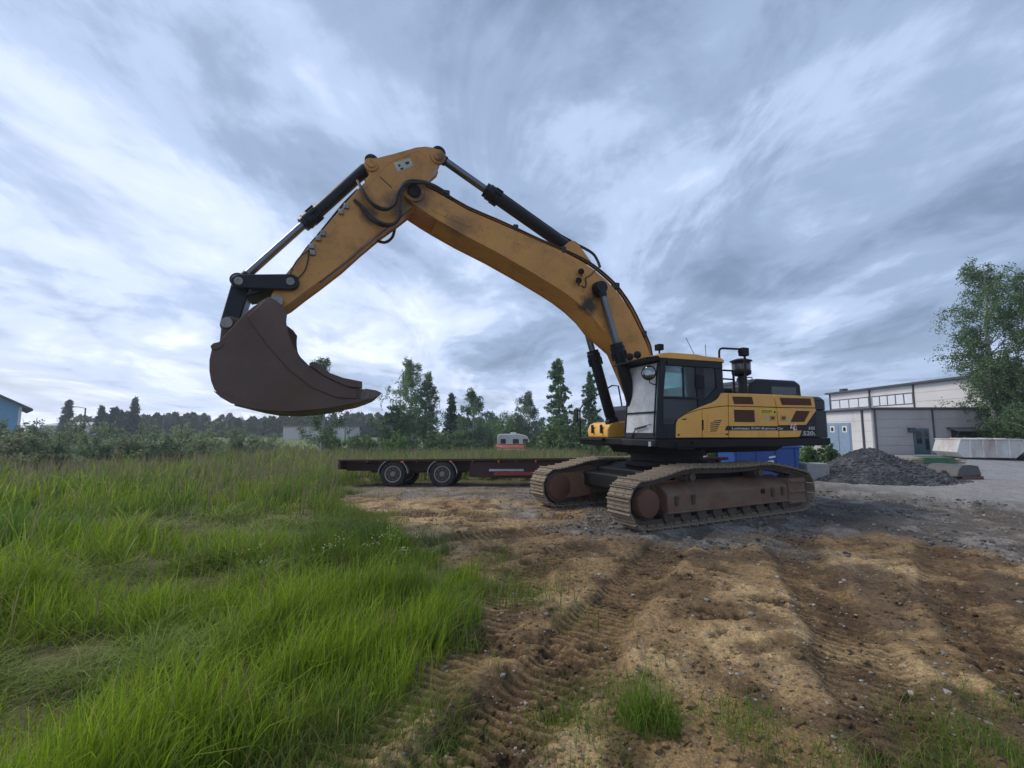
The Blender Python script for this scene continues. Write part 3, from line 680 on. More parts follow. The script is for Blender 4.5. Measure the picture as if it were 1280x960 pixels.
rf = UL([(828.5, 446.5), (828.3, 442), (845, 442.2), (872, 444.4), (878, 446.6), (903.2, 448.3), (904.2, 453.2), (880, 452.5), (866, 449)], 1.5)
q = MB(); q.prism([(1.30, 3.201), (1.28, 3.285), (1.05, 3.32), (.35, 3.32), (.18, 3.295), (-.26, 3.285), (-.34, 3.24), (-.34, 3.18), (-.302, 3.18), (-.302, 3.201)], .44, 1.51, 'y')
q.build('roof', M['yellow'], cab, bevel=.03)
q = MB(); q.prism([(1.28, 3.15), (1.62, 3.16), (1.60, 3.20), (1.31, 3.245)], .36, 1.5, 'y'); q.build('visor', M['black'], cab, bevel=.01)
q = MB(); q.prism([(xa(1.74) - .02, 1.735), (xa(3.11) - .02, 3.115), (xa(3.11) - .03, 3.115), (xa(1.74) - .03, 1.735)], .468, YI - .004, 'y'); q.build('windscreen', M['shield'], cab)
q = MB(); q.prism([(xa(2.12) + .004, 2.12), (xa(2.155) + .004, 2.155), (xa(2.155) - .018, 2.155), (xa(2.12) - .018, 2.12)], .461, YI - .002, 'y'); q.build('windscreen_bar', M['black'], cab)
for poly, nm in (([(1.135, 3.055), (.408, 3.055), (.385, 2.452), (1.228, 2.452)], 'door_window'), ([(1.228, 2.398), (.385, 2.398), (.372, 1.90), (1.238, 1.90)], 'lower_door_window'), ([(.198, 3.055), (-.098, 3.055), (-.118, 2.665), (.198, 2.41)], 'rear_side_window')):
    b = MB(); b.prism(poly, 1.468, 1.474, 'y'); b.build(nm, M['glassd' if 'lower' in nm else 'glass'], cab)
b = MB(); b.prism([(1.2, 3.075), (.452, 3.075), (.452, 2.105), (1.27, 2.105)], .436, .442, 'y'); b.build('right_window', M['glass'], cab)
b = MB(); b.prism([(.348, 3.075), (-.198, 3.075), (-.198, 2.105), (.348, 2.105)], .436, .442, 'y'); b.build('right_window', M['glass'], cab)
b = MB(); b.box(-.28, -.274, .545, YI - .085, 2.455, 3.045); b.build('rear_window', M['glass'], cab)
b = MB(); b.prism([(.70, 3.04), (.735, 3.04), (.735, 2.455), (.70, 2.455)], 1.4745, 1.484, 'y'); b.build('window_slider', M['black'], cab)
b = MB(); b.box(.22, .40, 1.5005, 1.525, 2.62, 2.9); b.build('door_handle', M['black'], cab, bevel=.012)
b = MB(); b.box(.0, .62, .70, 1.22, 2.02, 2.16); b.prism([(-.06, 2.1), (.10, 2.1), (.02, 2.80), (-.12, 2.80)], .72, 1.2, 'y'); b.prism([(-.12, 2.82), (.0, 2.82), (-.02, 3.02), (-.12, 3.02)], .80, 1.12, 'y')
b.box(.0, .5, .74, 1.18, 1.68, 2.02); b.box(.3, .85, 1.24, 1.36, 2.18, 2.34); b.box(.3, .85, .56, .68, 2.18, 2.34)
b.build('operator_seat', M['seat'], cab, bevel=.03)
b = MB(); b.tube([(1.12, .98, 1.7), (1.05, .98, 2.3)], .03, 8); b.box(.98, 1.08, .78, 1.18, 2.28, 2.33); b.box(1.10, 1.18, .5, .62, 2.2, 2.75); b.build('console', M['seat'], cab)
b = MB(); b.tube([(xa(1.66) + .012, .72, 1.64), (xa(1.82) + .03, .85, 1.80), (xa(1.86) + .03, 1.2, 1.86)], .012, 6); b.tube([(xa(1.84) + .022, .80, 1.82), (xa(1.88) + .022, 1.34, 1.90)], .009, 6); b.build('wiper', M['black'], cab)
b = MB(); b.tube([(xa(1.75) + .03, 1.47, 1.72), (xa(1.75) + .05, 1.48, 1.78), (xa(3.0) + .05, 1.48, 3.0), (xa(3.05) + .01, 1.47, 3.08)], .018, 8, 2); b.build('grab_handle', M['black'], cab)
mz = 2.90; mx = xa(mz) + .20; my = 1.42
b = MB(); b.tube([(xa(2.65) + .03, 1.45, 2.66), (mx + .0, my + .02, 2.70), (mx, my, 2.80)], .012, 6); nrm = Vector((.75, .55, .05)).normalized()
b.lathe(Vector((mx, my, mz)) - nrm * .05, nrm, [(0, .04), (.0, .10), (.03, .14), (.05, .15), (.055, .14)], 20); mr_ = b.build('mirror', M['black'], cab); b = MB(); b.lathe(Vector((mx, my, mz)) + nrm * .0055, nrm, [(0, .125), (.012, .10), (.02, .03)], 20); b.build('mirror_glass', M['mirror'], cab)
def lamp(pos, parent, d=(1, .35, -.1), s=.075):
    d = Vector(d).normalized(); p = Vector(pos); b = MB(); b.lathe(p - d * .05, d, [(0, .02), (0, s * .7), (.03, s), (.085, s), (.09, s * .9)], 16); b.tube([p - Vector((0, 0, s + .05)), p], .014, 6)
    o = b.build('work_lamp', M['black'], parent)
    b2 = MB(); b2.lathe(p + d * .0405, d, [(0, s * .86), (.008, s * .6), (.012, .01)], 16); return o, b2, d
def lamp_on(parent, pos, **k):
    o, b2, d = lamp(pos, parent, **k)
    return o
for pos in ((1.50, 1.08, 3.31), (1.50, .82, 3.31)): lamp_on(cab, pos)
b = MB(); b.box(1.18, 1.30, 1.36, 1.50, 3.36, 3.48); b.tube([(1.24, 1.43, 3.29), (1.24, 1.43, 3.38)], .018, 6); b.build('roof_lamp', M['black'], cab, bevel=.02)
b = MB(); b.tube([(.1, 1.2, 3.28), (.36, 1.2, 3.72)], .006, 5); b.build('antenna', M['black'], cab)
b = MB(); b.tube([(-.16, 1.2, 3.27), (-.15, 1.2, 3.62)], .006, 5); b.build('antenna', M['black'], cab)

# ---- boom
top_px = [(530, 232), (557.4, 247), (584.5, 262.5), (620.8, 278), (645, 288.6), (675, 302), (705, 315), (724, 325), (740.6, 336), (757.5, 350), (772.5, 366), (787.5, 388), (798.7, 410), (808, 430)]
bot_px = [(518, 256), (533, 266), (548.3, 275.5), (578.5, 293), (620.8, 315), (666, 341), (693, 357.5), (709, 368), (725.6, 381), (740.6, 395.5), (752, 410.5)]
top = UL(top_px, .37) + [(.52, 3.15), (.28, 2.65), (.06, 2.20), (.03, 2.02)]
bot = UL(bot_px, .37) + [(1.30, 3.55), (1.06, 3.05), (.80, 2.5), (.58, 2.05), (.46, 1.86)]
foot = [(.08, 1.86), (.2, 1.78), (.36, 1.78)]
pin = U(517.3, 240, .37)
tip = [(pin[0] + .20 * math.cos(t), pin[1] + .20 * math.sin(t)) for t in (R(-65), R(-25), R(15), R(55), R(95))]
outline = top + foot + bot[::-1] + tip
def arc_len_inset(top_, bot_, d):
    return [(x, z - d) for x, z in top_], [(x, z + d) for x, z in bot_]
ti, bi = [(x - .012, z - .03) for x, z in top], [(x + .012, z + .03) for x, z in bot]
q = MB(); q.prism([p for p in ti if p[0] < 5.45] + [(.12, 1.9), (.3, 1.84)] + [p for p in bi[::-1] if p[0] < 5.55], -.345, .345, 'y')
bm = q.build('boom', M['boom'], ex, bevel=.006)
for y0, y1 in ((.346, .372), (-.372, -.346)):
    q = MB(); q.prism(outline, y0, y1, 'y'); q.build('side_plate', M['boom'], bm, bevel=.004)
for ya, yb in ((.372, .40), (-.40, -.372)):
    q = MB(); q.cyl((pin[0], ya, pin[1]), (pin[0], yb, pin[1]), .20, n=28); q.build('tip_boss', M['boom'], bm, bevel=.008)
q = MB(); q.cyl((pin[0], -.45, pin[1]), (pin[0], .45, pin[1]), .125, n=24); q.build('tip_pin', M['black'], bm, bevel=.01)
def strip(a, c, w=.012, name='weld_seam', yl=.372):
    A, B = U(*a, .372), U(*c, .372); d = Vector((B[0] - A[0], 0, B[1] - A[1])).normalized(); nn = Vector((-d.z, 0, d.x)) * w
    b = MB(); b.prism([(A[0] - nn.x, A[1] - nn.z), (B[0] - nn.x, B[1] - nn.z), (B[0] + nn.x, B[1] + nn.z), (A[0] + nn.x, A[1] + nn.z)], yl, yl + .005, 'y'); b.build(name, M['boom'], bm, bevel=.002)
strip((668, 340), (698, 316)); strip((771.5, 425.5), (799.5, 416.5)); strip((543, 268), (556, 250), .008)
q = MB(); q.prism(UL([(534, 252), (556, 262), (572, 271.5), (590, 281), (587, 284), (566, 276), (546, 266.5), (532, 257)], .372), .372, .379, 'y'); q.build('doubler_plate', M['boom'], bm, bevel=.003)
# boom cylinder pin boss through the boom
bp = U(748, 361, .40)
q = MB(); q.cyl((bp[0], -.47, bp[1]), (bp[0], .47, bp[1]), .15, n=22); q.build('cylinder_boss', M['black'], bm, bevel=.015)
for (u, v) in ((726.5, 339.5), (723.5, 350.5)):
    a = U(u, v, .46); lamp_on(bm, (a[0], .46, a[1]), d=(.55, .8, -.25), s=.065)
q = MB(); w_ = [U(*p, .39) for p in ((727, 357), (731, 359.5), (733, 354), (732, 348), (738, 344), (742, 340), (746, 336))]
q.tube([(a, .39, c) for a, c in w_], .012, 6, 3); q.build('lamp_cable', M['rubber'], bm)
# lug for the arm cylinder on top of the boom
ab = U(713, 312, 0)
for y in (-.16, .13):
    q = MB(); q.prism([(ab[0] + .55, ab[1] - .30), (ab[0] + .12, ab[1] + .10), (ab[0], ab[1] + .15), (ab[0] - .14, ab[1] + .06), (ab[0] - .5, ab[1] - .36)], y, y + .03, 'y'); q.build('cylinder_lug', M['boom'], bm, bevel=.004)
# pipes and hoses along the back of the boom
pipe_px = [(531, 229), (545, 236), (557.4, 243), (584.5, 259), (620.8, 274.5), (645, 285.5), (675, 299.5), (705, 312.5), (726, 322), (742.6, 332), (760, 346), (775.5, 362), (790.5, 384), (802, 407), (812.5, 430), (815, 441)]
for k, (yy, dz) in enumerate(((.35, .02), (.29, .045), (.22, .05), (-.22, .05), (-.30, .04))):
    pp = UL(pipe_px, .37); q = MB(); q.tube([(x - .01, yy, zv + dz) for x, zv in pp] + [(.45, yy, 3.0), (.15, yy, 2.5)], .024 if k != 0 else .018, 7, 2); q.build('hydraulic_pipe', M['boom'] if k % 2 else M['rubber'], bm)
for px_ in ((559, 243), (645, 285.5), (705, 313), (772, 358), (806, 418)):
    a = U(*px_, .37); t = 0; q = MB(); q.box(a[0] - .05, a[0] + .05, .16, .385, a[1] - .05, a[1] + .085); q.build('pipe_clamp', M['rubber'], bm, bevel=.01)
def hose(pts, r=.03, name='hydraulic_hose', parent=None, m='rubber', sub=6):
    q = MB(); q.tube(pts, r, 8, sub); return q.build(name, M[m], parent)
def hp(u, v, yl): a = U(u, v, yl); return (a[0], yl, a[1])
for k, dy in enumerate((0, .07)):
    hose([hp(560, 242 + k, .30 + dy), hp(541, 231 + k, .38 + dy), hp(522, 226 + k * 2, .46 + dy), hp(507, 228 + k * 2, .47 + dy), hp(498, 241, .46 + dy), hp(494, 254, .44 + dy), hp(484, 262 - k, .42 + dy), hp(472, 260 - k * 2, .40 + dy), hp(461, 250, .36 + dy), hp(452, 236, .30 + dy), hp(447, 226, .2)], .028, parent=bm)
    hose([hp(556, 240 + k, .26), hp(535, 230, .36), hp(515, 229, .45), hp(503, 238, .46 + dy), hp(500, 255, .46 + dy), hp(500, 270, .44 + dy), hp(492, 280, .42 + dy), hp(478, 282 - k * 3, .40 + dy), hp(464, 274 - k * 3, .38), hp(452, 258, .34), hp(443, 250, .30)], .030, parent=bm)
hose([hp(497, 262, -.3), hp(493, 288, -.3), hp(489, 298, -.3), hp(481, 303, -.28), hp(471, 301, -.25)], .03, parent=bm)
hose([hp(704, 300, 0), hp(712, 302, .05), hp(728, 309, .10), hp(741, 317, .16), hp(747, 326, .2), hp(750, 334, .24)], .032, parent=bm)

# ---- cylinders
def cylinder(name, base, rodend, frac, rb, rr, rod_m='chrome', body_m='slate', base_w=.14):
    base = Vector(base); rodend = Vector(rodend); d = (rodend - base); L_ = d.length; d.normalize(); yv = Vector((0, 1, 0))
    b = MB(); m = base + d * (L_ * frac)
    b.lathe(base + d * .12, d, [(0, rb * .8), (.04, rb), (L_ * frac - .34, rb), (L_ * frac - .33, rb * 1.22), (L_ * frac - .20, rb * 1.25), (L_ * frac - .19, rb * 1.12), (L_ * frac - .12, rb * 1.12), (L_ * frac - .12, rb * .5)], 26)
    b.cyl(base - yv * base_w, base + yv * base_w, rb * 1.12, n=20); b.cyl(base, base + d * .2, rb * .9, n=16)
    for k in range(8):
        t = 2 * math.pi * k / 8; a = d.orthogonal().normalized(); c = d.cross(a); pp = m - d * .26 + (a * math.cos(t) + c * math.sin(t)) * rb * 1.2
        b.cyl(pp - d * .1, pp + d * .07, .022, n=6)
    o = b.build(name, M[body_m], ex)
    b = MB(); b.cyl(m - d * .12, rodend - d * .1, rr, n=22); b.build('rod', M[rod_m], o)
    b = MB(); b.cyl(rodend - yv * base_w, rodend + yv * base_w, rr * 1.75, n=20); b.cyl(rodend - d * .2, rodend, rr * 1.25, n=16); b.build('rod_eye', M[body_m], o, bevel=.01)
    return o
bf = U(796, 520, .5)
for y in (.49, -.49): cylinder('boom_cylinder', (bf[0] - .02, y, bf[1] - .12), (bp[0], y, bp[1]), .585, .125, .075, base_w=.08)
c1 = U(547, 195, 0); o = cylinder('arm_cylinder', (ab[0], 0, ab[1]), (c1[0], 0, c1[1]), .665, .135, .08)
q = MB(); u_ = (Vector((c1[0], 0, c1[1])) - Vector((ab[0], 0, ab[1]))); up = Vector((-u_.z, 0, u_.x)).normalized() * (-1 if -u_.z * 0 + u_.x < 0 else 1)
base = Vector((ab[0], 0, ab[1])); q.tube([base + u_ * .02 + up * .2, base + u_ * .1 + up * .165, base + u_ * .6 + up * .165, base + u_ * .62 + up * .12], .018, 6); q.build('oil_pipe', M['slate'], o)
b1 = U(464, 205.5, 0); bl = U(299, 352.5, 0)
cylinder('bucket_cylinder', (b1[0], 0, b1[1]), (bl[0], 0, bl[1]), .545, .115, .07)

# ---- arm
arm_px = [(456.3, 206), (457.5, 201.5), (462, 198.5), (470.8, 197.7), (491.3, 192.6), (520.4, 184.3), (532, 183.2), (540.9, 184.6), (549, 188), (554, 193), (554.7, 197.5), (552.5, 203.5), (545, 209.5), (540, 216), (534.3, 227), (530, 236), (524, 250), (516, 258.5),
          (497, 273), (478, 286.5), (452, 308), (427.4, 330), (400, 351), (378, 367), (360, 381), (354, 384), (347, 384), (341, 379), (339, 369), (345, 358.5), (356, 344.3), (382.4, 312.4), (404.9, 286), (438.6, 246.8), (447, 237), (458, 226), (462, 218), (460, 211)]
ao = UL(arm_px, .28)
def inset(poly, d):
    n = len(poly); out = []
    ar = sum(poly[i][0] * poly[(i + 1) % n][1] - poly[(i + 1) % n][0] * poly[i][1] for i in range(n)); s = 1 if ar > 0 else -1
    for i in range(n):
        a, b, c = poly[i - 1], poly[i], poly[(i + 1) % n]; tx, tz = c[0] - a[0], c[1] - a[1]; L_ = math.hypot(tx, tz) or 1
        out.append((b[0] - s * tz / L_ * d * 1.0, b[1] + s * tx / L_ * d * 1.0))
    return out
q = MB(); q.prism(inset(ao, .022), -.262, .262, 'y'); am = q.build('arm', M['arm'], ex, bevel=.006)
for y0, y1 in ((.2625, .285), (-.285, -.2625)):
    q = MB(); q.prism(ao, y0, y1, 'y'); q.build('side_plate', M['arm'], am, bevel=.004)
for ctr, r_ in (((464, 206), .125), ((547.5, 196), .15)):
    a = U(*ctr, .3); q = MB(); q.cyl((a[0], .2855, a[1]), (a[0], .315, a[1]), r_, n=22); q.cyl((a[0], .315, a[1]), (a[0], .335, a[1]), r_ * .55, n=16); q.build('pin_boss', M['arm'], am, bevel=.006)
q = MB(); q.prism(UL([(491.5, 203.5), (512.5, 197.5), (517, 207.5), (497, 214.5)], .286), .2855, .289, 'y'); ip = q.build('info_plate', M['plate'], am)
for pts in ([(497, 206), (500, 205), (501, 208), (499, 209)], [(506, 203), (511, 201.5), (512, 204.5), (508, 206)], [(500, 210.5), (504, 209), (504.5, 211.5), (501, 212.5)]):
    q = MB(); q.prism(UL(pts, .29), .2891, .2898, 'y'); q.build('pictogram', M['ink'], ip)
# plate joint lines on the arm
def astrip(a, c, w=.01, m='arm', t=.005):
    A, B = U(*a, .286), U(*c, .286); d = Vector((B[0] - A[0], 0, B[1] - A[1])).normalized(); nn = Vector((-d.z, 0, d.x)) * w
    b = MB(); b.prism([(A[0] - nn.x, A[1] - nn.z), (B[0] - nn.x, B[1] - nn.z), (B[0] + nn.x, B[1] + nn.z), (A[0] + nn.x, A[1] + nn.z)], .2855, .2855 + t, 'y'); b.build('weld_seam', M[m], am, bevel=.002)
for a, c in (((455, 237), (485, 203.5)), ((485, 203.5), (523, 187.5)), ((523, 187.5), (534, 196)), ((534, 196), (538, 205)), ((538, 205), (531, 227))): astrip(a, c, .012)
astrip((475, 221), (490, 235), .009, 'rubber', .004)
# hose lines and clips along the arm's upper edge
lp = [(447, 240), (430, 257), (412, 279), (395, 300), (383, 314), (372, 330), (362, 344)]
for k in range(2):
    q = MB(); q.tube([(U(*p, .2)[0] + .0, .20 - .08 * k, U(*p, .2)[1] + .05) for p in lp], .02, 6, 2); q.build('hydraulic_pipe', M['rubber'], am)
for p in ((433, 258), (426.5, 265), (404, 292), (398, 298), (391, 316), (390, 308)):
    a = U(*p, .3); q = MB(); q.box(a[0] - .045, a[0] + .045, .24, .33, a[1] - .05, a[1] + .05); q.build('pipe_clamp', M['steel'], am, bevel=.015)
hose([hp(386, 312, .31), hp(385, 325, .33), hp(381, 338, .33), hp(374, 346, .32), hp(366, 349, .3)], .012, parent=am)
hose([hp(386, 312, .31), hp(374, 322, .33), hp(366, 334, .33), hp(362, 346, .3)], .010, parent=am)
# underside pipes
q = MB(); q.tube([(U(*p, .2)[0], .2, U(*p, .2)[1]) for p in ((512, 263), (480, 289), (430, 331), (400, 354))], .018, 6); q.build('hydraulic_pipe', M['steel'], am)

# ---- bucket linkage and bucket
la, lb_ = U(363.5, 353, .34), U(299, 352.5, .34)
def bar(a, c, wa, wc, y0, y1, name, m='slate'):
    d = Vector((c[0] - a[0], 0, c[1] - a[1])); L_ = d.length; an = math.atan2(d.z, d.x); pts = []
    for k in range(9): t = math.pi / 2 + math.pi * k / 8; pts.append((wa * math.cos(t), wa * math.sin(t)))
    for k in range(9): t = -math.pi / 2 + math.pi * k / 8; pts.append((L_ + wc * math.cos(t), wc * math.sin(t)))
    ca, sa = math.cos(an), math.sin(an); pts = [(a[0] + x * ca - zv * sa, a[1] + x * sa + zv * ca) for x, zv in pts]
    b = MB(); b.prism(pts, y0, y1, 'y'); return b
for y0, y1 in ((.30, .39), (-.39, -.30)):
    b = bar(la, lb_, .135, .115, y0, y1, 'x'); o = b.build('guide_link', M['slate'], ex, bevel=.015)
    b = MB(); ys_ = (y1, y1 + .02) if y0 > 0 else (y0 - .02, y0)
    for p in (la, lb_): b.lathe((p[0], ys_[0], p[1]), (0, 1, 0), [(0, .065), (ys_[1] - ys_[0], .065), (ys_[1] - ys_[0], .03), (ys_[1] - ys_[0] - .012, .028)], 18)
    b.build('link_pin', M['steel'], o)
q = MB(); q.prism(UL([(330, 353.5), (352, 356), (338, 364), (318, 370.5), (308, 372), (313, 364)], .2), -.30, .30, 'y'); q.build('link_web', M['slate'], ex, bevel=.02)
ear = U(284, 404, .3)
b = bar(lb_, ear, .14, .13, -.20, .20, 'x'); b.build('bucket_link', M['slate'], ex, bevel=.02)
HW = .93
def bu(pts, y=HW): return UL(pts, y)
back = [(329, 375), (317, 383), (306, 392), (296, 403), (284, 416), (273, 428), (264.6, 437), (261.7, 450), (261.7, 464), (264, 477), (268, 487), (276, 496), (290, 504), (312.5, 509.5), (333, 513), (362.5, 514.2), (385, 512.5), (408, 510), (432, 506), (450, 502.5)]
front = [(452, 486), (430, 478), (412.5, 470), (398, 460), (386.5, 456), (377, 446.5), (366.7, 431), (360.5, 414), (359, 402), (360.2, 391), (354, 382), (345, 375), (337.5, 371)]
bk = bu(back); sideplate = bk + bu(front)
q = MB(); n = len(bk); inn = []
ibk = inset(sideplate, .055)[:n]
for y in (0,):
    vs = [(x, -HW, zv) for x, zv in bk] + [(x, HW, zv) for x, zv in bk] + [(x, -HW, zv) for x, zv in ibk] + [(x, HW, zv) for x, zv in ibk]
    fs = []
    for i in range(n - 1):
        fs += [(i, i + 1, n + i + 1, n + i), (2 * n + i, 3 * n + i, 3 * n + i + 1, 2 * n + i + 1), (i, 2 * n + i, 2 * n + i + 1, i + 1), (n + i, n + i + 1, 3 * n + i + 1, 3 * n + i)]
    fs += [(0, n, 3 * n, 2 * n), (n - 1, 3 * n - 1, 4 * n - 1, 2 * n - 1)]
    q.add(vs, fs)
bk_o = q.build('bucket', M['bucket'], ex, ang=30)
import bmesh
_b = bmesh.new(); _b.from_mesh(bk_o.data); bmesh.ops.recalc_face_normals(_b, faces=_b.faces); _b.to_mesh(bk_o.data); _b.free()
for s in (1, -1):
    y0, y1 = sorted((s * (HW - .002), s * (HW + .045))); q = MB(); q.prism(inset(sideplate, .012), y0, y1, 'y'); q.build('side_plate', M['bucket'], bk_o, bevel=.006)
    y0, y1 = sorted((s * (HW + .0455), s * (HW + .072)))
    q = MB(); q.prism(bu([(310, 397), (331, 377), (346, 378.5), (358, 392), (358.5, 415), (365, 433), (376, 449), (390, 461), (411, 474), (430, 482), (446, 488), (446, 499), (420, 497), (392, 486), (362, 463), (333, 430)]), y0, y1, 'y'); q.build('side_liner', M['bucket'], bk_o, bevel=.008)
    q = MB(); q.prism(bu([(386.5, 456), (389, 453.5), (393, 453), (398, 455.5), (412.5, 467), (429, 473), (452.5, 477.7), (452.5, 486), (432, 483.5), (404, 470)]), *sorted((s * (HW - .03), s * (HW + .10))), 'y'); q.build('side_cutter', M['bucket'], bk_o, bevel=.008)
    q = MB(); q.prism(bu([(268, 489), (277, 497), (290, 504.5), (312, 510.2), (333, 513.6), (362, 515), (408, 511), (450, 503.2), (462, 499), (440, 499.5), (400, 504), (362, 508), (330, 507), (300, 501), (282, 494)]), *sorted((s * (HW - .10), s * (HW + .085))), 'y'); q.build('heel_wear_plate', M['bucket'], bk_o, bevel=.008)
    q = MB(); q.prism(bu([(264, 433), (268, 429.5), (275, 428), (281, 431), (275, 437), (266, 439)]), *sorted((s * (HW - .06), s * (HW + .06))), 'y'); q.build('corner_block', M['bucket'], bk_o, bevel=.01)
for y in (-.72, -.25, .22, .70):
    q = MB(); q.prism([(x - .0, zv - .001) for x, zv in bk[12:19]] + [(x, zv - .03) for x, zv in bk[12:19]][::-1], y - .06, y + .06, 'y'); q.build('wear_strip', M['bucket_worn'], bk_o, bevel=.006)
lip = bu([(452, 486.5), (458, 488), (456, 500), (440, 504), (436, 492)], .9)
q = MB(); q.prism(bu([(455, 487.5), (458, 489), (456, 499.5), (432, 505.5), (428, 500), (436, 491)], HW), -HW, HW, 'y'); q.build('cutting_edge', M['bucket_worn'], bk_o, bevel=.01)
for y in np.linspace(-HW + .09, HW - .09, 5):
    q = MB(); ad = UL([(440, 486), (454, 486), (463, 489.5), (463, 497.5), (452, 502.5), (440, 504)], HW); q.prism(ad, y - .085, y + .085, 'y'); o = q.build('tooth_adapter', M['bucket_worn'], bk_o, bevel=.02)
    A = UL([(456, 485.5), (470, 487.5), (477.3, 490.5), (475.5, 494), (462, 499.5), (456, 499)], HW); q = MB()
    n_ = len(A); wv = [.075, .07, .045, .045, .07, .075]
    q.add([(x, y - w, zv) for (x, zv), w in zip(A, wv)] + [(x, y + w, zv) for (x, zv), w in zip(A, wv)], [tuple(range(n_)), tuple(range(2 * n_ - 1, n_ - 1, -1))] + [(i, n_ + i, n_ + (i + 1) % n_, (i + 1) % n_) for i in range(n_)])
    q.build('tooth', M['bucket_worn'], bk_o, bevel=.008)
for y0, y1 in ((.22, .30), (-.30, -.22)):
    q = MB(); q.prism(UL([(274, 430), (277, 404), (279.5, 399), (284, 396), (290, 395.6), (300, 398), (312, 390), (330, 374), (342, 371), (352, 375), (354, 385), (340, 394), (300, 425)], .3), y0, y1, 'y'); q.build('hinge_ear', M['bucket'], bk_o, bevel=.012)
bpn = U(346, 378, .3); q = MB(); q.cyl((bpn[0], -.40, bpn[1]), (bpn[0], .40, bpn[1]), .10, n=20); q.cyl((ear[0], -.36, ear[1]), (ear[0], .36, ear[1]), .085, n=20); q.build('hinge_pin', M['steel'], bk_o)

# ================================================================== FLATBED TRAILER
M['trailer'] = mat('dark_red_trailer', (0.05, 0.015, 0.014), 0.6, var=0.2, dirt=(0.06, 0.045, 0.035), damt=0.45, bump=0.1)
M['trailer_red'] = mat('red_side_bar', (0.26, 0.035, 0.03), 0.55, var=0.15, dirt=(0.1, 0.05, 0.04), damt=0.35)
M['deckwood'] = mat('worn_deck_planks', (0.20, 0.15, 0.11), 0.8, var=0.25, dirt=(0.1, 0.08, 0.06), damt=0.4, bump=0.2)
M['fender'] = mat('galvanised_fender', (0.42, 0.43, 0.44), 0.45, metal=0.5, dirt=(0.2, 0.17, 0.13), damt=0.35)
M['rimdark'] = mat('dark_rim', (0.05, 0.047, 0.043), .65, dirt=(0.12, 0.1, 0.08), damt=.4)
M['rim'] = mat('grey_rim', (0.25, 0.245, 0.235), 0.55, dirt=(0.14, 0.11, 0.08), damt=0.5)
TY = 14.8
tr = empty('flatbed_trailer', (-5.58, TY, 0.0), R(0.6)); tr.rotation_euler.x = R(-4.2); tag(tr, 'long low dark red flatbed trailer with two wheels parked behind the excavator', 'trailer')
TL = 12.6
q = MB(); q.prism([(0, .80), (0, .865), (TL, .935), (TL, .86)], 0.0, .05, 'y'); q.prism([(0, .80), (0, .865), (TL, .935), (TL, .86)], 2.45, 2.5, 'y'); q.box(0, .06, .05, 2.45, .78, .862); q.box(TL - .06, TL, .05, 2.45, .84, .93)
q.build('deck_frame', M['trailer'], tr, bevel=.008)
NP = 14
pl = MB(); pl.prism([(.065, .835), (.065, .862), (TL - .065, .932), (TL - .065, .905)], 0, 2.39 / NP - .006, 'y'); plm = pl.mesh('deck_plank', M['deckwood'])
for k in range(NP):
    o = link('deck_plank', plm, tr, (0, .054 + k * 2.39 / NP, random.uniform(-.004, .004)))
for y in (.55, 1.85):
    q = MB(); q.prism([(.1, .50), (.1, .80), (TL - .3, .86), (TL - .3, .62), (9, .45)], y, y + .12, 'y'); q.build('chassis_beam', M['trailer'], tr, bevel=.01)
for x in np.arange(.8, TL, 1.15):
    q = MB(); q.box(x, x + .07, .06, 2.44, .72, .797 + x * .004); q.build('cross_member', M['trailer'], tr)
q = MB(); q.prism([(4.2, .30), (4.2, .80), (TL - .2, .85), (TL - .2, .42), (7.5, .24)], .16, .19, 'y'); q.build('side_skirt', M['trailer'], tr, bevel=.006)
q = MB(); q.prism([(.9, .44), (.9, .79), (4.1, .80), (4.1, .44)], .60, .63, 'y'); q.build('axle_housing', M['black'], tr)
def trailer_pt(u, v): p = P(u, v, TY - .02); return p[0] + 5.58, p[2]
q = MB(); a, c = trailer_pt(617, 590.2), trailer_pt(672, 594.8); q.box(a[0], c[0] + .6, -.02, .06, c[1], a[1]); q.build('side_guard', M['trailer_red'], tr, bevel=.01)
q = MB(); a, c = trailer_pt(611, 586.6), trailer_pt(655, 589.6); q.box(a[0], c[0], .06, .16, c[1], a[1]); q.build('guard_bracket', M['fender'], tr, bevel=.008)
for u in (503, 563.5, 590.5, 623, 645, 670, 520, 458):
    x, zv = trailer_pt(u, 577); q = MB(); hh = .07 if u in (503, 563.5, 623, 670) else .045; zz = .80 + x * .0055; q.box(x - .022, x + .022, -.018, -.001, zz - hh, zz + .01); q.build('side_marker', M['orange'] if hh > .05 else M['trailer_red'], tr, bevel=.004)
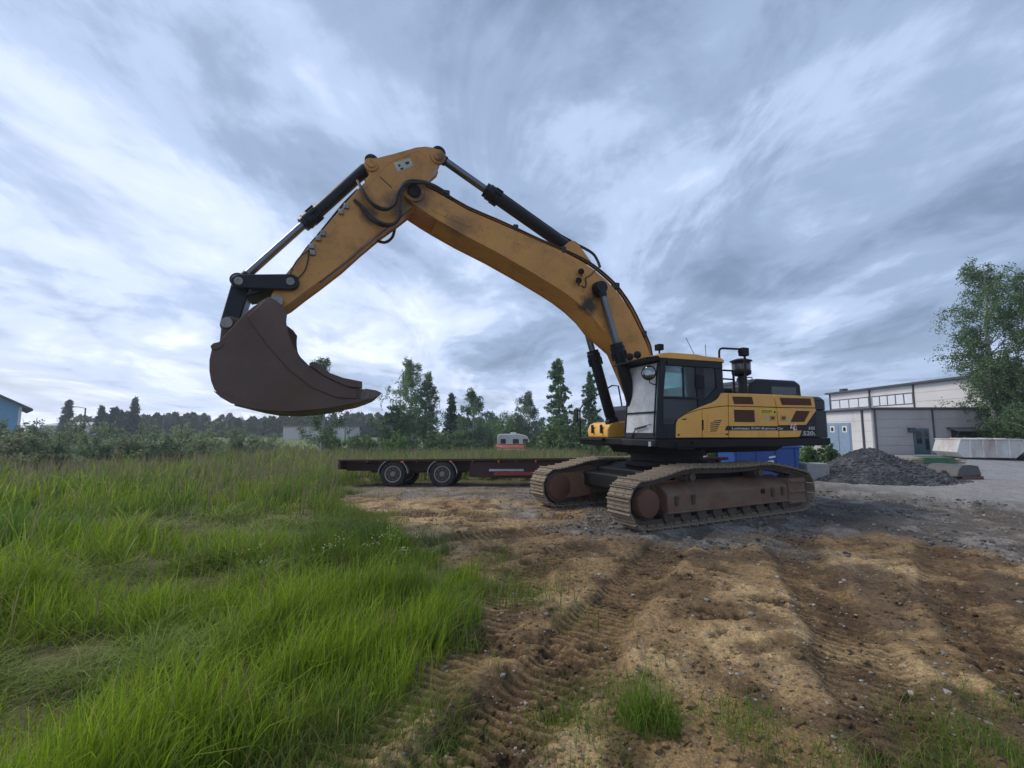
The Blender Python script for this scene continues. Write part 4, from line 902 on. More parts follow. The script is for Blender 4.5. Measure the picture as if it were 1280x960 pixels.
def wheel(x, y, zc, r=.415, parent=tr):
    b = MB(); b.lathe((x, y, zc), (0, 1, 0), [(0.03, r * .60), (0, r * .66), (0, r * .88), (.03, r * .97), (.05, r), (.26, r), (.30, r * .93), (.30, r * .6)], 40); w = b.build('wheel_tyre', M['tyre'], parent)
    b = MB(); b.tube([(x + r * .60 * math.cos(t), y + .0, zc + r * .60 * math.sin(t)) for t in np.linspace(0, 2 * math.pi, 33)], .016, 6); b.build('rim', M['fender'], w)
    b = MB(); b.lathe((x, y + .022, zc), (0, 1, 0), [(0, r * .30), (0, r * .40), (.0, r * .58), (.005, r * .585)], 32); b.build('wheel_disc', M['rimdark'], w)
    b = MB(); b.lathe((x, y - .02, zc), (0, 1, 0), [(0, .05), (.008, .075), (.04, .09), (.045, .05)], 18); b.build('hub', M['rim'], w)
    for k in range(8):
        t = 2 * math.pi * k / 8; b = MB(); b.cyl((x + r * .42 * math.cos(t), y + .004, zc + r * .42 * math.sin(t)), (x + r * .42 * math.cos(t), y + .05, zc + r * .42 * math.sin(t)), .016, n=6); b.build('wheel_nut', M['rim'], w)
    b = MB(); pts = []
    for k in range(21):
        t = math.pi * (k / 20 * .98 + .01); pts.append((x + (r + .065) * math.cos(t), zc + .01 + (r + .055) * math.sin(t)))
    poly = pts + [(px_ * 1.0, pz - .0) for px_, pz in [(x + (r + .045) * math.cos(math.pi * (k / 20 * .98 + .01)), zc + .01 + (r + .035) * math.sin(math.pi * (k / 20 * .98 + .01))) for k in range(20, -1, -1)]]
    b.prism(poly, y - .03, y + .3, 'y'); b.build('fender', M['fender'], parent)
wx = [trailer_pt(552, 593), trailer_pt(490, 593)]
for x, zc in wx: wheel(x, .04, .40)
for x, zc in wx: wheel(x, 2.1, .40)
q = MB(); a = trailer_pt(430, 580); q.box(.02, .10, -.05, 2.5, .55, .78); q.box(-.04, .02, .1, 2.4, .62, .74); q.build('rear_bumper', M['trailer'], tr, bevel=.01)

# ================================================================== INDUSTRIAL HALL
M['panel_w'] = mat('white_wall_panel', (0.66, 0.64, 0.64), 0.75, var=0.05, vscale=.6, dirt=(0.36, 0.33, 0.31), dscale=.5, damt=0.18, streak=True, bump=.05)
M['panel_shade'] = mat('shaded_wall_panel', (0.44, 0.415, 0.40), 0.8, var=0.06, vscale=.6, dirt=(0.28, 0.26, 0.24), dscale=.6, damt=0.3, streak=True, bump=.05)  # darker copy of the white panel: the front wall's shade in the colour
M['trim'] = mat('dark_trim', (0.06, 0.065, 0.075), 0.5)
M['bluedoor'] = mat('blue_grey_door', (0.22, 0.31, 0.42), 0.55, var=.06, dirt=(0.15, 0.2, 0.26), damt=.25)
M['tealdoor'] = mat('teal_door', (0.07, 0.12, 0.15), 0.5)
M['pane'] = mat('frosted_pane', (0.72, 0.74, 0.80), 0.3, var=.04)
M['darkpane'] = mat('dark_pane', (0.02, 0.025, 0.03), 0.1, coat=.4)
M['concrete'] = mat('concrete', (0.33, 0.32, 0.30), 0.85, var=.12, dirt=(0.18, 0.16, 0.13), damt=.4, bump=.2)
BX, BY = 22.0, 28.0
hall = empty('industrial_hall', (BX, BY, .30), R(-1.5)); tag(hall, 'white panelled industrial hall with low annex and strip windows behind the gravel pile', 'building')
def part(name, m, parent, x0, x1, y0, y1, z0, z1, bevel=.0):
    b = MB(); b.box(x0, x1, y0, y1, z0, z1); return b.build(name, M[m], parent, bevel=bevel)
AH = 2.78
part('annex_core', 'panel_shade', hall, .06, 8.4, .06, 6.0, -.5, AH - .02)
# front wall of the annex: stacked panels, two bays
for (x0, x1) in ((0.0, 3.55), (3.60, 9.8)):
    z = -.45
    for k in range(6):
        z1 = z + .53
        if k == 5: z1 = AH
        part('wall_panel', 'panel_shade', hall, x0, x1, 0.0 + (.002 * (k % 2)), .06, z, z1 - .012, .004); z = z1
# left wall of the annex, white
z = -.45
for k in range(5):
    z1 = z + .64 if k < 4 else AH
    part('wall_panel', 'panel_w', hall, -.03, .059, .061, 4.9, z, z1 - .012, .004); z = z1
part('annex_roof', 'trim', hall, -.22, 8.45, -.18, 6.1, AH, AH + .13, .01)
part('drainpipe', 'trim', hall, 3.555, 3.60, -.08, -.001, -.4, AH); part('drainpipe', 'trim', hall, -.12, -.031, .7, .80, -.4, AH)
part('drainpipe', 'trim', hall, .10, .17, -.07, -.001, -.4, AH)
# blue double door in the left wall
bd = part('double_door', 'bluedoor', hall, -.07, -.031, 1.85, 4.55, -.05, 2.02, .01)
for y0, y1 in ((1.95, 2.95), (3.0, 4.45)): part('door_leaf', 'bluedoor', bd, -.10, -.0705, y0, y1, 0, 1.93, .012)
for y in (2.35, 3.55):
    part('window_frame', 'white', bd, -.118, -.1005, y - .22, y + .22, 1.38, 1.80, .006); part('pane', 'darkpane', bd, -.124, -.1185, y - .12, y + .12, 1.46, 1.72)
# door with side light in the shaded front wall
dx = P(1140, 540, BY)[0] - BX
dd = part('entrance_door', 'tealdoor', hall, dx, dx + .92, -.05, -.001, -.35, 1.62, .008)
part('pane', 'darkpane', dd, dx + .14, dx + .46, -.058, -.0505, .72, 1.45); part('side_light', 'darkpane', dd, dx + .64, dx + .86, -.058, -.0505, .35, 1.5)
part('canopy_lamp', 'trim', hall, dx - .32, dx - .05, -.3, -.001, 1.40, 1.68, .03)
# shuttered opening with hood
sx = P(1187, 545, BY)[0] - BX
sh = part('loading_hatch', 'darkpane', hall, sx, sx + 1.7, -.03, -.001, .35, 1.55)
b = MB(); b.prism([(-.001, 1.62), (-.75, 1.45), (-.75, 1.50), (-.001, 1.70)], sx - .25, sx + 1.9, 'x'); b.build('hatch_hood', M['trim'], hall)
b = MB(); b.tube([(sx - .15, -.7, 1.45), (sx - .05, -.03, .7)], .025, 6); b.build('hood_strut', M['trim'], hall)
# tall hall
HX, HH = 8.46, 5.0
part('hall_core', 'panel_w', hall, HX + .08, HX + 14, -6, 16.6, -.5, HH - .05)
for y0, y1, n in ((-6, 6.95, 9), (7.05, 11.35, 0), (11.55, 16.6, 0)):
    if n:
        z = 2.4
        for k in range(4):
            z1 = [3.05, 3.7, 4.35, HH][k]; part('wall_panel', 'panel_w', hall, HX, HX + .079, y0, y1, z, z1 - .014, .004); z = z1
        part('wall_panel', 'panel_w', hall, HX, HX + .079, y0, 0, -.5, 2.386, .004)
    else:
        part('wall_panel', 'panel_w', hall, HX, HX + .079, y0, y1, 2.4, 3.52, .004); part('wall_panel', 'panel_w', hall, HX, HX + .079, y0, y1, 4.42, HH - .01, .004); part('wall_panel', 'panel_w', hall, HX, HX + .079, y0, y1, -.5, 2.39, .004)
        ws = part('strip_window', 'trim', hall, HX + .02, HX + .078, y0 + .1, y1 - .1, 3.53, 4.41)
        m_ = 5 if y0 < 10 else 4; w_ = (y1 - y0 - .2) / m_
        for k in range(m_): part('pane', 'pane', ws, HX + .004, HX + .0195, y0 + .1 + k * w_ + .06, y0 + .1 + (k + 1) * w_ - .06, 3.60, 4.34)
part('drainpipe', 'trim', hall, HX - .09, HX - .001, 6.96, 7.04, 0, HH); part('drainpipe', 'trim', hall, HX - .09, HX - .001, 11.4, 11.5, 0, HH); part('drainpipe', 'trim', hall, HX - .09, HX - .001, 16.5, 16.6, 0, HH)
part('hall_roof', 'trim', hall, HX - .3, HX + 14.3, -6.2, 16.9, HH, HH + .16, .01)
part('roof_vent', 'trim', hall, HX + .6, HX + 1.1, 15.6, 16.1, HH + .161, HH + .5, .03)

# ================================================================== YARD THINGS
def gz(x, y): return float(ground_h(np.array([x]), np.array([y]))[0])
# gravel pile
def gravel_pile():
    cx, cy = 13.55, 17.5; N_ = 130
    gx, gy = np.meshgrid(np.linspace(-1, 1, N_), np.linspace(-1, 1, N_)); x = cx + gx.ravel() * 3.4; y = cy + gy.ravel() * 2.7
    r = np.hypot((x - cx) / 2.95, (y - cy) / 2.1) + (fbm(x * .9, y * .9, 3, 201) - .5) * .30
    h = 1.25 * np.clip(1 - r, -.2, 1) ** 1 ; h = np.where(r < .25, h - (.25 - r) ** 2 * 1.3, h)
    h = h + (fbm(x * 4, y * 4, 4, 202, .65) - .5) * .10 * (r < 1.05)
    sh_ = np.clip((x - cx) / 3.0, -1, 1) * .0
    z = ground_h(x, y, False) * .8 + np.where(h > -.03, h, -.06) + sh_
    V = np.stack([x, y, z], 1); i = np.arange(N_ - 1)[:, None] * N_ + np.arange(N_ - 1)[None]; i = i.ravel(); Q = np.stack([i, i + 1, i + N_ + 1, i + N_], 1)
    f = fbm(x * 5, y * 5, 3, 203); c = mixc(np.tile([.036, .037, .041], (len(x), 1)), [.088, .09, .098], sst(f, .4, .75))
    m = tint_mat('crushed_stone', .85, 0, bump=.9, bscale=14, fine=((30, .55, 1.5), (110, .6, 1.5)), spec=.3)
    o = link('gravel_pile', np_mesh('gravel_pile', V, [Q], m, c)); kind(o, 'stuff', 'pile of dark grey crushed stone in front of the hall', 'gravel pile')
    return cx, cy
gravel_pile()
def rock_template(seed):
    import bmesh as bms
    r_ = random.Random(seed); b = bms.new(); bms.ops.create_icosphere(b, subdivisions=1, radius=1)
    for v in b.verts: v.co *= r_.uniform(.7, 1.15); v.co.z *= .7
    V = np.array([v.co[:] for v in b.verts]); Fc = np.array([[v.index for v in f.verts] for f in b.faces]); b.free(); return V, Fc
ROCKS = [rock_template(k) for k in range(6)]
def scatter_rocks(name, x, y, z, s, col, m):
    Vs, Fs, Cs = [], [], []; off = 0; kd = rng.integers(0, 6, len(x)); an = rng.uniform(0, 6.28, len(x))
    for k in range(6):
        w = np.where(kd == k)[0]; V, Fc = ROCKS[k]
        if not len(w): continue
        c, s_ = np.cos(an[w]), np.sin(an[w]); vx = V[None, :, 0] * c[:, None] - V[None, :, 1] * s_[:, None]; vy = V[None, :, 0] * s_[:, None] + V[None, :, 1] * c[:, None]
        vv = np.stack([vx, vy, np.repeat(V[None, :, 2], len(w), 0)], -1) * s[w][:, None, None] + np.stack([x[w], y[w], z[w]], -1)[:, None]
        Vs.append(vv.reshape(-1, 3)); Fs.append((Fc[None] + (np.arange(len(w)) * len(V))[:, None, None]).reshape(-1, 3) + off); Cs.append(np.repeat(col[w], len(V), 0)); off += len(w) * len(V)
    return link(name, np_mesh(name, np.vstack(Vs), [np.vstack(Fs)], m, np.vstack(Cs), False))
stone_m = tint_mat('stone_chips', .85, fine=((60, .75, 1.25),), spec=.3)
# stones on the pile
n = 2600; a = rng.uniform(0, 6.28, n); r = np.sqrt(rng.uniform(0, 1.1, n)); x = 13.55 + 2.95 * r * np.cos(a); y = 17.5 + 2.1 * r * np.sin(a)
rr = np.hypot((x - 13.55) / 2.95, (y - 17.5) / 2.1) + (fbm(x * .9, y * .9, 3, 201) - .5) * .30
hz_ = np.where(rr < .25, 1.25 * (1 - rr) - (.25 - rr) ** 2 * 1.3, np.clip(1.25 * (1 - rr), 0, 2)); z = ground_h(x, y, False) * .8 + hz_ + (fbm(x * 4, y * 4, 4, 202, .65) - .5) * .10
c = rng.uniform(.035, .13, n)[:, None] * np.array([1, 1.0, 1.05]); kind(scatter_rocks('crushed_stone', x, y, z + .005, rng.uniform(.02, .06, n), c, stone_m), 'stuff', 'loose dark stones lying on the gravel pile', 'stones')

# white rusty skip containers in front of the hall
M['skip'] = mat('white_skip_paint', (0.55, 0.55, 0.53), 0.55, var=.06, dirt=(0.25, 0.09, 0.035), dscale=1.1, damt=.38, streak=True)
M['skip_g'] = mat('green_skip_paint', (0.27, 0.31, 0.27), 0.6, var=.08, dirt=(0.2, 0.1, 0.05), dscale=1.8, damt=.25)
def skip(loc, rz, L_, W_, H_, m, label):
    e = empty('skip_container', loc, rz); tag(e, label, 'skip')
    b = MB(); b.prism([(0, .35), (.28, .08), (L_ - .5, .08), (L_, .55), (L_ - .15, H_), (.2, H_)], 0, W_, 'y'); b.build('tub', M[m], e, bevel=.015)
    for x in np.linspace(.55, L_ - .8, 4): b = MB(); b.box(x, x + .08, -.05, -.001, .08, H_ - .01); b.build('rib', M[m], e, bevel=.008)
    b = MB(); b.box(.18, L_ - .13, -.05, W_ + .05, H_ + .001, H_ + .06); b.build('lid', M['skip'], e, bevel=.01)
    for x in np.linspace(.9, L_ - .9, 3): b = MB(); b.box(x, x + .05, -.05, W_ + .05, H_ + .061, H_ + .09); b.build('lid_batten', M['skip'], e)
    for y in (.3, W_ - .4): b = MB(); b.box(.25, L_ - .5, y, y + .1, 0, .079); b.build('skid', M['trim'], e)
    return e
g0 = gz(24, 24)
skip((23.1, 24.0, gz(23.6, 24.2)), R(-14), 3.0, 2.0, .98, 'skip', 'white skip container with rust streaked lid beside the birch')
skip((26.0, 22.4, gz(26, 22.4)), R(-8), 4.2, 2.0, 1.05, 'skip_g', 'grey green skip container butted against the white one')
# loader bucket lying beside the gravel pile
M['lbucket'] = mat('grey_loader_bucket', (0.085, 0.088, 0.092), 0.6, var=.15, dirt=(0.16, 0.09, 0.05), damt=.35, bump=.1)
lb2 = empty('loader_bucket', (16.35, 17.1, gz(16.9, 17.3)), R(8)); tag(lb2, 'small grey digger bucket with rusty edge lying beside the gravel pile', 'bucket')
b = MB(); b.prism([(0, .12), (.12, .40), (.30, .52), (.62, .54), (.95, .50), (1.08, .16), (1.04, .12), (.90, .44), (.6, .48), (.32, .46), (.18, .36), (.08, .12)], 0, 1.1, 'y'); b.build('shell', M['lbucket'], lb2, bevel=.01)
for y in (-.03, 1.1): b = MB(); b.prism([(0, .12), (.12, .40), (.30, .52), (.62, .54), (.95, .50), (1.08, .16)], y, y + .03, 'y'); b.build('cheek', M['lbucket'], lb2, bevel=.005)
b = MB(); b.box(.2, 1.12, -.06, 1.16, .0, .13); b.build('cutting_edge', M['drive'], lb2, bevel=.02)
for y in (.3, .7): b = MB(); b.prism([(.0, .3), (-.22, .34), (-.25, .22), (0, .16)], y, y + .04, 'y'); b.build('hinge_ear', M['lbucket'], lb2)
# pallets and timber behind the pile
M['timber'] = mat('weathered_timber', (0.30, 0.25, 0.18), .85, var=.2, bump=.1); M['greentarp'] = mat('green_sheet', (0.03, 0.10, 0.035), .6, var=.3, vscale=4)
e = empty('timber_stack', (18.2, 21.0, gz(18.8, 21)), R(-6)); tag(e, 'low stack of boards and pallets with a green sheet by the annex wall', 'timber stack')
for k in range(5):
    for j in range(4): b = MB(); L_ = random.uniform(2.0, 2.5); x0 = random.uniform(-.1, .2); b.box(x0, x0 + L_, j * .28, j * .28 + .2, k * .075, k * .075 + .05); b.build('board', M['timber'], e)
b = MB(); b.add([(.5, -.02, .40), (1.7, -.02, .42), (1.7, .9, .47), (.5, .9, .46), (.45, -.05, .15), (1.75, -.06, .18)], [(0, 1, 2, 3), (4, 5, 1, 0)]); b.build('green_sheet', M['greentarp'], e)
# concrete block
e_b = MB(); e_b.prism([(0, 0), (.78, 0), (.78, .56), (.74, .62), (.04, .62), (0, .56)], 0, .6, 'y'); o = e_b.build('concrete_block', M['concrete'], None, bevel=.02); o.location = (10.75, 16.9, gz(11.2, 17)); o.rotation_euler.z = R(-5)
tag(o, 'pale concrete block in front of the green shrub by the gravel pile', 'concrete block')
# blue skip behind the excavator
M['blue'] = mat('blue_paint', (0.018, 0.075, 0.30), .5, var=.12, dirt=(0.04, 0.07, 0.16), damt=.25)
e = empty('blue_container', (8.25, 17.0, gz(9.4, 17.4)), R(-3)); tag(e, 'low bright blue steel container standing behind the excavator', 'container')
b = MB(); b.prism([(0, .10), (2.15, .10), (2.27, 1.18), (-.12, 1.18)], 0, 1.5, 'y'); b.build('tub', M['blue'], e, bevel=.015)
for x in (.02, .7, 1.4, 2.08): b = MB(); b.box(x, x + .06, -.045, -.001, .12, 1.16); b.build('rib', M['blue'], e, bevel=.006)
b = MB(); b.box(-.16, 2.31, -.06, 1.56, 1.181, 1.25); b.build('rim_bar', M['blue'], e, bevel=.01)
for x in (.3, 1.7): b = MB(); b.box(x, x + .12, 0, 1.5, 0, .099); b.build('skid', M['trim'], e)
for pts in ([(1.12, .62), (1.34, .66), (1.3, .74), (1.1, .7)], [(1.15, .8), (1.42, .84), (1.4, .9), (1.16, .86)]): b = MB(); b.prism(pts, -.004, -.001, 'y'); b.build('white_mark', M['white'], e)

# caravan beyond the meadow and the red boat in front of it
M['caravan'] = mat('caravan_white', (0.68, 0.68, 0.67), .45, var=.04, dirt=(.4, .38, .34), damt=.2)
cy_ = 52.0; cg = gz(1, cy_)
cx0 = P(621.5, 545, cy_)[0]; cx1 = P(665, 545, cy_)[0]; ctop = P(640, 542, cy_)[2]
e = empty('caravan', (cx0, cy_, ctop - 2.45)); tag(e, 'small white caravan parked beyond the meadow in front of the willows', 'caravan'); W_ = cx1 - cx0
b = MB(); b.prism([(0, .55), (0.02, 2.2), (.25, 2.4), (W_ * .62, 2.42), (W_ * .86, 2.2), (W_ * .97, 1.2), (W_, .9), (W_ * .97, .55)], 0, 2.1, 'y'); b.build('body', M['caravan'], e, bevel=.06)
for a_, c_ in ((.10, .25), (.45, .62), (.74, .88)): b = MB(); b.box(W_ * a_, W_ * c_, -.03, -.001, 1.32, 1.85); b.build('window', M['darkpane'], e, bevel=.02)
b = MB(); b.box(W_ * .38, W_ * .55, .7, 1.4, 2.42, 2.58); b.build('roof_hatch', M['caravan'], e, bevel=.03)
b = MB(); b.box(.1, W_ * .96, -.02, -.001, .9, 1.0); b.build('stripe', M['trim'], e)
b = MB(); b.cyl((W_ * .45, -.02, .32), (W_ * .45, .2, .32), .32, n=20); b.build('wheel', M['tyre'], e)
M['redboat'] = mat('red_paint', (0.36, 0.05, 0.03), .5, var=.15, dirt=(.25, .12, .08), damt=.3)
by_ = 45.0; bx0 = P(619, 553, by_)[0]; bx1 = P(675, 553, by_)[0]; bt = P(640, 553.5, by_)[2]; W_ = bx1 - bx0
e = empty('red_boat', (bx0, by_, bt - .95)); tag(e, 'upturned red boat lying in the tall grass before the caravan', 'boat')
b = MB(); nS = 14; vs = []
for i in range(nS + 1):
    t = i / nS; w = .9 * (1 - abs(2 * t - 1) ** 2.6) + .02; zt_ = .42 - .12 * t
    for ang_ in (0, .35, .8, 1.25, math.pi / 2, math.pi - 1.25, math.pi - .8, math.pi - .35, math.pi): vs.append((W_ * t, .9 - w * math.cos(ang_), .35 + (zt_) * math.sin(ang_)))
b.add(vs, [(i * 9 + k, i * 9 + k + 1, (i + 1) * 9 + k + 1, (i + 1) * 9 + k) for i in range(nS) for k in range(8)]); b.build('hull', M['redboat'], e)
b = MB(); b.box(.2, W_ - .2, .86, .94, .6, .80); b.build('keel', M['redboat'], e)
b = MB(); b.box(.6, .75, .2, 1.6, 0, .5); b.box(W_ - .9, W_ - .75, .2, 1.6, 0, .5); b.build('trestle', M['timber'], e)

# ================================================================== FAR BUILDINGS AND POLES ON THE LEFT
M['bluewall'] = mat('light_blue_boards', (0.20, 0.40, 0.62), .7, var=.05, streak=True); M['roofd'] = mat('dark_roof', (0.13, 0.11, 0.12), .7)
Yb = 44.0; c0 = P(27, 512, Yb); HA = R(49); hz0 = gz(c0[0], Yb)
bb = empty('blue_house', (c0[0], Yb, hz0), HA); tag(bb, 'light blue gabled house behind the weeds at the edge of the meadow', 'house')
ud = (math.cos(HA), math.sin(HA))                             # along the gable, to the right
def gable(u, v):                                              # pixel -> (along, height) on the gable plane
    d = ray(u, v); nx, ny = -ud[1], ud[0]; t = (nx * c0[0] + ny * Yb) / (nx * d[0] + ny * d[1]); return (d[0] * t - c0[0]) * ud[0] + (d[1] * t - Yb) * ud[1], EYE + d[2] * t - hz0
ga, gb = gable(0, 493.5), gable(41, 511.5); zc_ = gable(27, 512)[1]; sl = (ga[1] - gb[1]) / (gb[0] - ga[0]); hwid = 5.2; zp = gb[1] + sl * (gb[0] + hwid) - .2; ov = gb[0]; zc_ = gb[1] + sl * gb[0] - .2
b = MB(); b.prism([(0, -1), (0, zc_), (-hwid, zp), (-2 * hwid, zc_), (-2 * hwid, -1)], 0, 9, 'y'); b.build('wall', M['bluewall'], bb)
for s_ in (0, 1):
    pts = [(ov, zc_ - sl * ov + .02), (ov, zc_ - sl * ov + .22), (-hwid, zp + .22), (-hwid, zp + .02)]
    if s_: pts = [(-2 * hwid - x, z_) for x, z_ in pts]
    b = MB(); b.prism(pts, -.6, 9.4, 'y'); b.build('roof_slope', M['roofd'], bb)
b = MB(); b.box(-.18, .02, -.03, -.001, -1, zc_ - .05); b.build('corner_board', M['white'], bb)
M['farwhite'] = mat('white_render', (0.55, 0.54, 0.52), .8, var=.05)
Yw = 95.0; a_, c_ = P(354, 533, Yw), P(431, 548, Yw)
e = empty('white_shed', (a_[0], Yw, gz(-40, 95))); tag(e, 'long low white shed far behind the young birch', 'shed'); hh = a_[2] - gz(-40, 95)
b = MB(); b.box(0, c_[0] - a_[0], 0, 9, -1.5, hh); b.build('wall', M['farwhite'], e); b = MB(); b.box(-.4, c_[0] - a_[0] + .4, -.4, 9.4, hh + .002, hh + .35); b.build('roof', M['roofd'], e)
Yw = 120.0; a_, c_ = P(50, 527, Yw), P(118, 533, Yw)
e = empty('grey_shed', (a_[0], Yw, gz(-100, 120))); tag(e, 'long pale grey shed roof far beyond the weeds', 'shed'); hh = a_[2] - gz(-100, 120)
b = MB(); b.box(0, c_[0] - a_[0], 0, 12, -1.5, hh - 1.0); b.build('wall', M['farwhite'], e); b = MB(); b.prism([(-.5, hh - .998), (6, hh), (12.5, hh - .998)], 0, c_[0] - a_[0], 'x'); b.build('roof', M['fender'], e)
M['pole'] = mat('pole_grey', (0.16, 0.15, 0.14), .7)
a_ = P(107, 510, 60); b = MB(); z0 = gz(a_[0], 60); b.cyl((0, 0, 0), (0, 0, a_[2] - z0), .11, .08, n=10); o = empty('street_lamp', (a_[0], 60, z0)); tag(o, 'single street lamp with long arm standing beyond the weeds', 'street lamp'); b.build('post', M['pole'], o)
b = MB(); b.tube([(0, 0, a_[2] - z0 - .05), (-.9, 0, a_[2] - z0 + .12), (-1.3, 0, a_[2] - z0 + .16)], .04, 6); b.build('arm', M['pole'], o); b = MB(); b.box(-1.75, -1.25, -.1, .1, a_[2] - z0 + .1, a_[2] - z0 + .2); b.build('lamp_head', M['pole'], o, bevel=.03)
for u, yt, Yp, lab in ((432.5, 513, 85, 'thin wooden pole rising beside the young birch'), (205, 516, 110, 'thin pole against the distant wood')):
    a_ = P(u, yt, Yp); z0 = gz(a_[0], Yp); b = MB(); b.cyl((0, 0, 0), (0, 0, a_[2] - z0), .12, .09, n=8); o = b.build('utility_pole', M['pole']); o.location = (a_[0], Yp, z0); tag(o, lab, 'pole')

# ================================================================== TREES AND SHRUBS
leaf_m = tint_mat('leaves', .6, .35, spec=.35)
needle_m = tint_mat('needles', .7, .15, spec=.3)
M['bark'] = mat('grey_bark', (0.13, 0.11, 0.095), .9, var=.3, vscale=8, bump=.3); M['birchbark'] = mat('birch_bark', (0.50, 0.49, 0.46), .8, var=.1, dirt=(.04, .035, .03), dscale=6, damt=.35, bump=.1)
def quads(C, s, rg, droop=0.0, aspect=.6):
    """leaf shaped faces at the points C, of length s, randomly turned"""
    n = len(C); d = rg.normal(size=(n, 3)); d[:, 2] -= droop; d /= np.linalg.norm(d, axis=1)[:, None]
    e = rg.normal(size=(n, 3)); e -= d * (e * d).sum(1)[:, None]; e /= np.linalg.norm(e, axis=1)[:, None]
    s = np.broadcast_to(s, (n,))[:, None]; V = np.stack([C - d * s * .5, C + e * s * aspect * .5, C + d * s * .5, C - e * s * aspect * .5], 1).reshape(-1, 3)
    return V, np.arange(n * 4).reshape(n, 4)
def crown_points(rg, branches, per, spread, taper=.35):
    out = []
    for a, b in branches:
        k = per; t = rg.uniform(taper, 1.05, k) ** .8; out.append(a + (b - a) * t[:, None] + rg.normal(size=(k, 3)) * spread * (.6 + .6 * t[:, None]))
    return np.vstack(out)
def leaf_tint(n, rg, col, var=.3, groups=None):
    c = np.array(col)[None] * rg.uniform(1 - var, 1 + var, (n, 1)); c[:, 0] *= rg.uniform(.85, 1.2, n); return c
def make_tree(name, label, cat, X, Y, H_, W_, style, col, seed, group=None, dens=1.0, leaf=.16, zoff=0.0, trunk_r=None):
    rg = np.random.default_rng(seed); z0 = gz(X, Y) - .05 + zoff; e = empty(name, (X, Y, z0)); tag(e, label, cat, group)
    tr_ = MB(); br = []; lean = rg.uniform(-.03, .03, 2) * H_
    def axis(t): return np.array([lean[0] * t + .015 * H_ * math.sin(t * 5 + seed), lean[1] * t, H_ * t])
    R0 = trunk_r or H_ * .013 + .03
    tr_.tube([axis(t) for t in np.linspace(0, .96, 9)], R0, 8, 0, (R0, R0 * .15))
    if style == 'spruce':
        m = int(H_ * 9)
        for k in range(m):
            t = .06 + .93 * (k / m); w = W_ * .5 * (1 - t) ** .85 * rg.uniform(.65, 1.15) + .12; an = k * 2.4 + rg.uniform(-.4, .4); a = axis(t)
            b_ = a + np.array([math.cos(an) * w, math.sin(an) * w, -.28 * w + .10 * rg.normal()]); br.append((a, b_))
            if k % 3 == 0: tr_.tube([a, b_], .02, 4, 0, (R0 * .2 * (1 - t) + .008, .006))
        C = crown_points(rg, br, max(6, int(34 * dens)), .07 + .012 * W_, .1); V, Fq = quads(C, leaf * rg.uniform(.7, 1.3, len(C)), rg, .3, .45)
    else:
        lo, shape = {'birch': (.16, lambda t: .22 + 1.05 * math.sin(math.pi * min(1, max(0, (t - .06) / .94)) ** .85) ** .9), 'aspen': (.08, lambda t: ((1 - t) ** .75) * min(1, t * 6) + .07), 'round': (.12, lambda t: math.sqrt(max(0, 1 - (2 * t - 1.0) ** 2)) + .08), 'bush': (.05, lambda t: math.sqrt(max(0.0, 1 - t ** 2)) + .05)}[style]
        m = {'birch': int(12 + H_ * 2.4), 'aspen': int(16 + H_ * 3.2), 'round': int(14 + H_ * 4), 'bush': int(12 + H_ * 6)}[style]; ns = {'birch': 14, 'aspen': 6, 'round': 7, 'bush': 6}[style]; tips = []
        for k in range(m):
            t = lo + (1 - lo) * ((k + rg.uniform(0, 1)) / m) * .99; w = W_ * .5 * shape(t) * (rg.uniform(.35, 1.18) if style != 'aspen' else rg.uniform(.55, 1.1)); an = k * 2.4 + rg.uniform(-.8, .8)
            t0 = max(.04, t - rg.uniform(.08, .2)) if style != 'bush' else max(.02, t * rg.uniform(.1, .5)); a = axis(t0)
            b_ = axis(t) + np.array([math.cos(an) * w, math.sin(an) * w, H_ * rg.uniform(-.02, .04)]); mid = (a + b_) / 2 + np.array([0, 0, .08 * w])
            tr_.tube([a, mid, b_], .02, 4, 0, (R0 * .38 * (1 - t) + .012, .008)); tips.append((mid, b_))
            for _ in range(ns):
                f_ = rg.uniform(.45, 1.05) if style == 'birch' else rg.uniform(.25, 1.0); q_ = (a * (1 - f_) + b_ * f_) + np.array([0, 0, .06 * w * (1 - abs(2 * f_ - 1))]); d_ = rg.normal(size=3); d_ /= np.linalg.norm(d_); d_[2] = d_[2] * .6 + (.1 if style != 'birch' else -.15); e_ = q_ + d_ * (.10 * W_ + .22 * w) * rg.uniform(.5, 1.3); br.append((q_, e_))
                if style == 'birch' and rg.uniform() < .55: br.append((e_, e_ + np.array([rg.normal() * .08, rg.normal() * .08, -rg.uniform(.3, 1.0) * min(1.5, H_ * .09)])))
        C = crown_points(rg, br, max(5, int((15 if style == 'birch' else 22) * dens)), (.05 + .016 * W_) if style == 'birch' else (.03 + .011 * W_), .1); V, Fq = quads(C, leaf * rg.uniform(.6, 1.3, len(C)), rg, .4, .6)
    keep = None
    ct = leaf_tint(len(C), rg, col); cl = fbm(C[:, 0] * .9 + seed, C[:, 2] * .9, 3, seed); ct *= (.85 + .75 * cl)[:, None]
    np_o = link('crown', np_mesh('crown', V, [Fq], needle_m if style == 'spruce' else leaf_m, np.repeat(ct, 4, 0), False), e)
    tr_.build('trunk', M['birchbark'] if style == 'birch' else M['bark'], e)
    return e
def at_px(u, vtop, Y, zb=None): p = P(u, vtop, Y); return p[0], p[2]
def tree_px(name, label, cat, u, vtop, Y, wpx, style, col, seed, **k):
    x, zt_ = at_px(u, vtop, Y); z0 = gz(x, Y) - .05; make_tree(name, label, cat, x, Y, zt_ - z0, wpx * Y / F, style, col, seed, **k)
GB, GS, GA, GW = (.085, .125, .045), (.035, .062, .032), (.055, .098, .035), (.085, .15, .05)
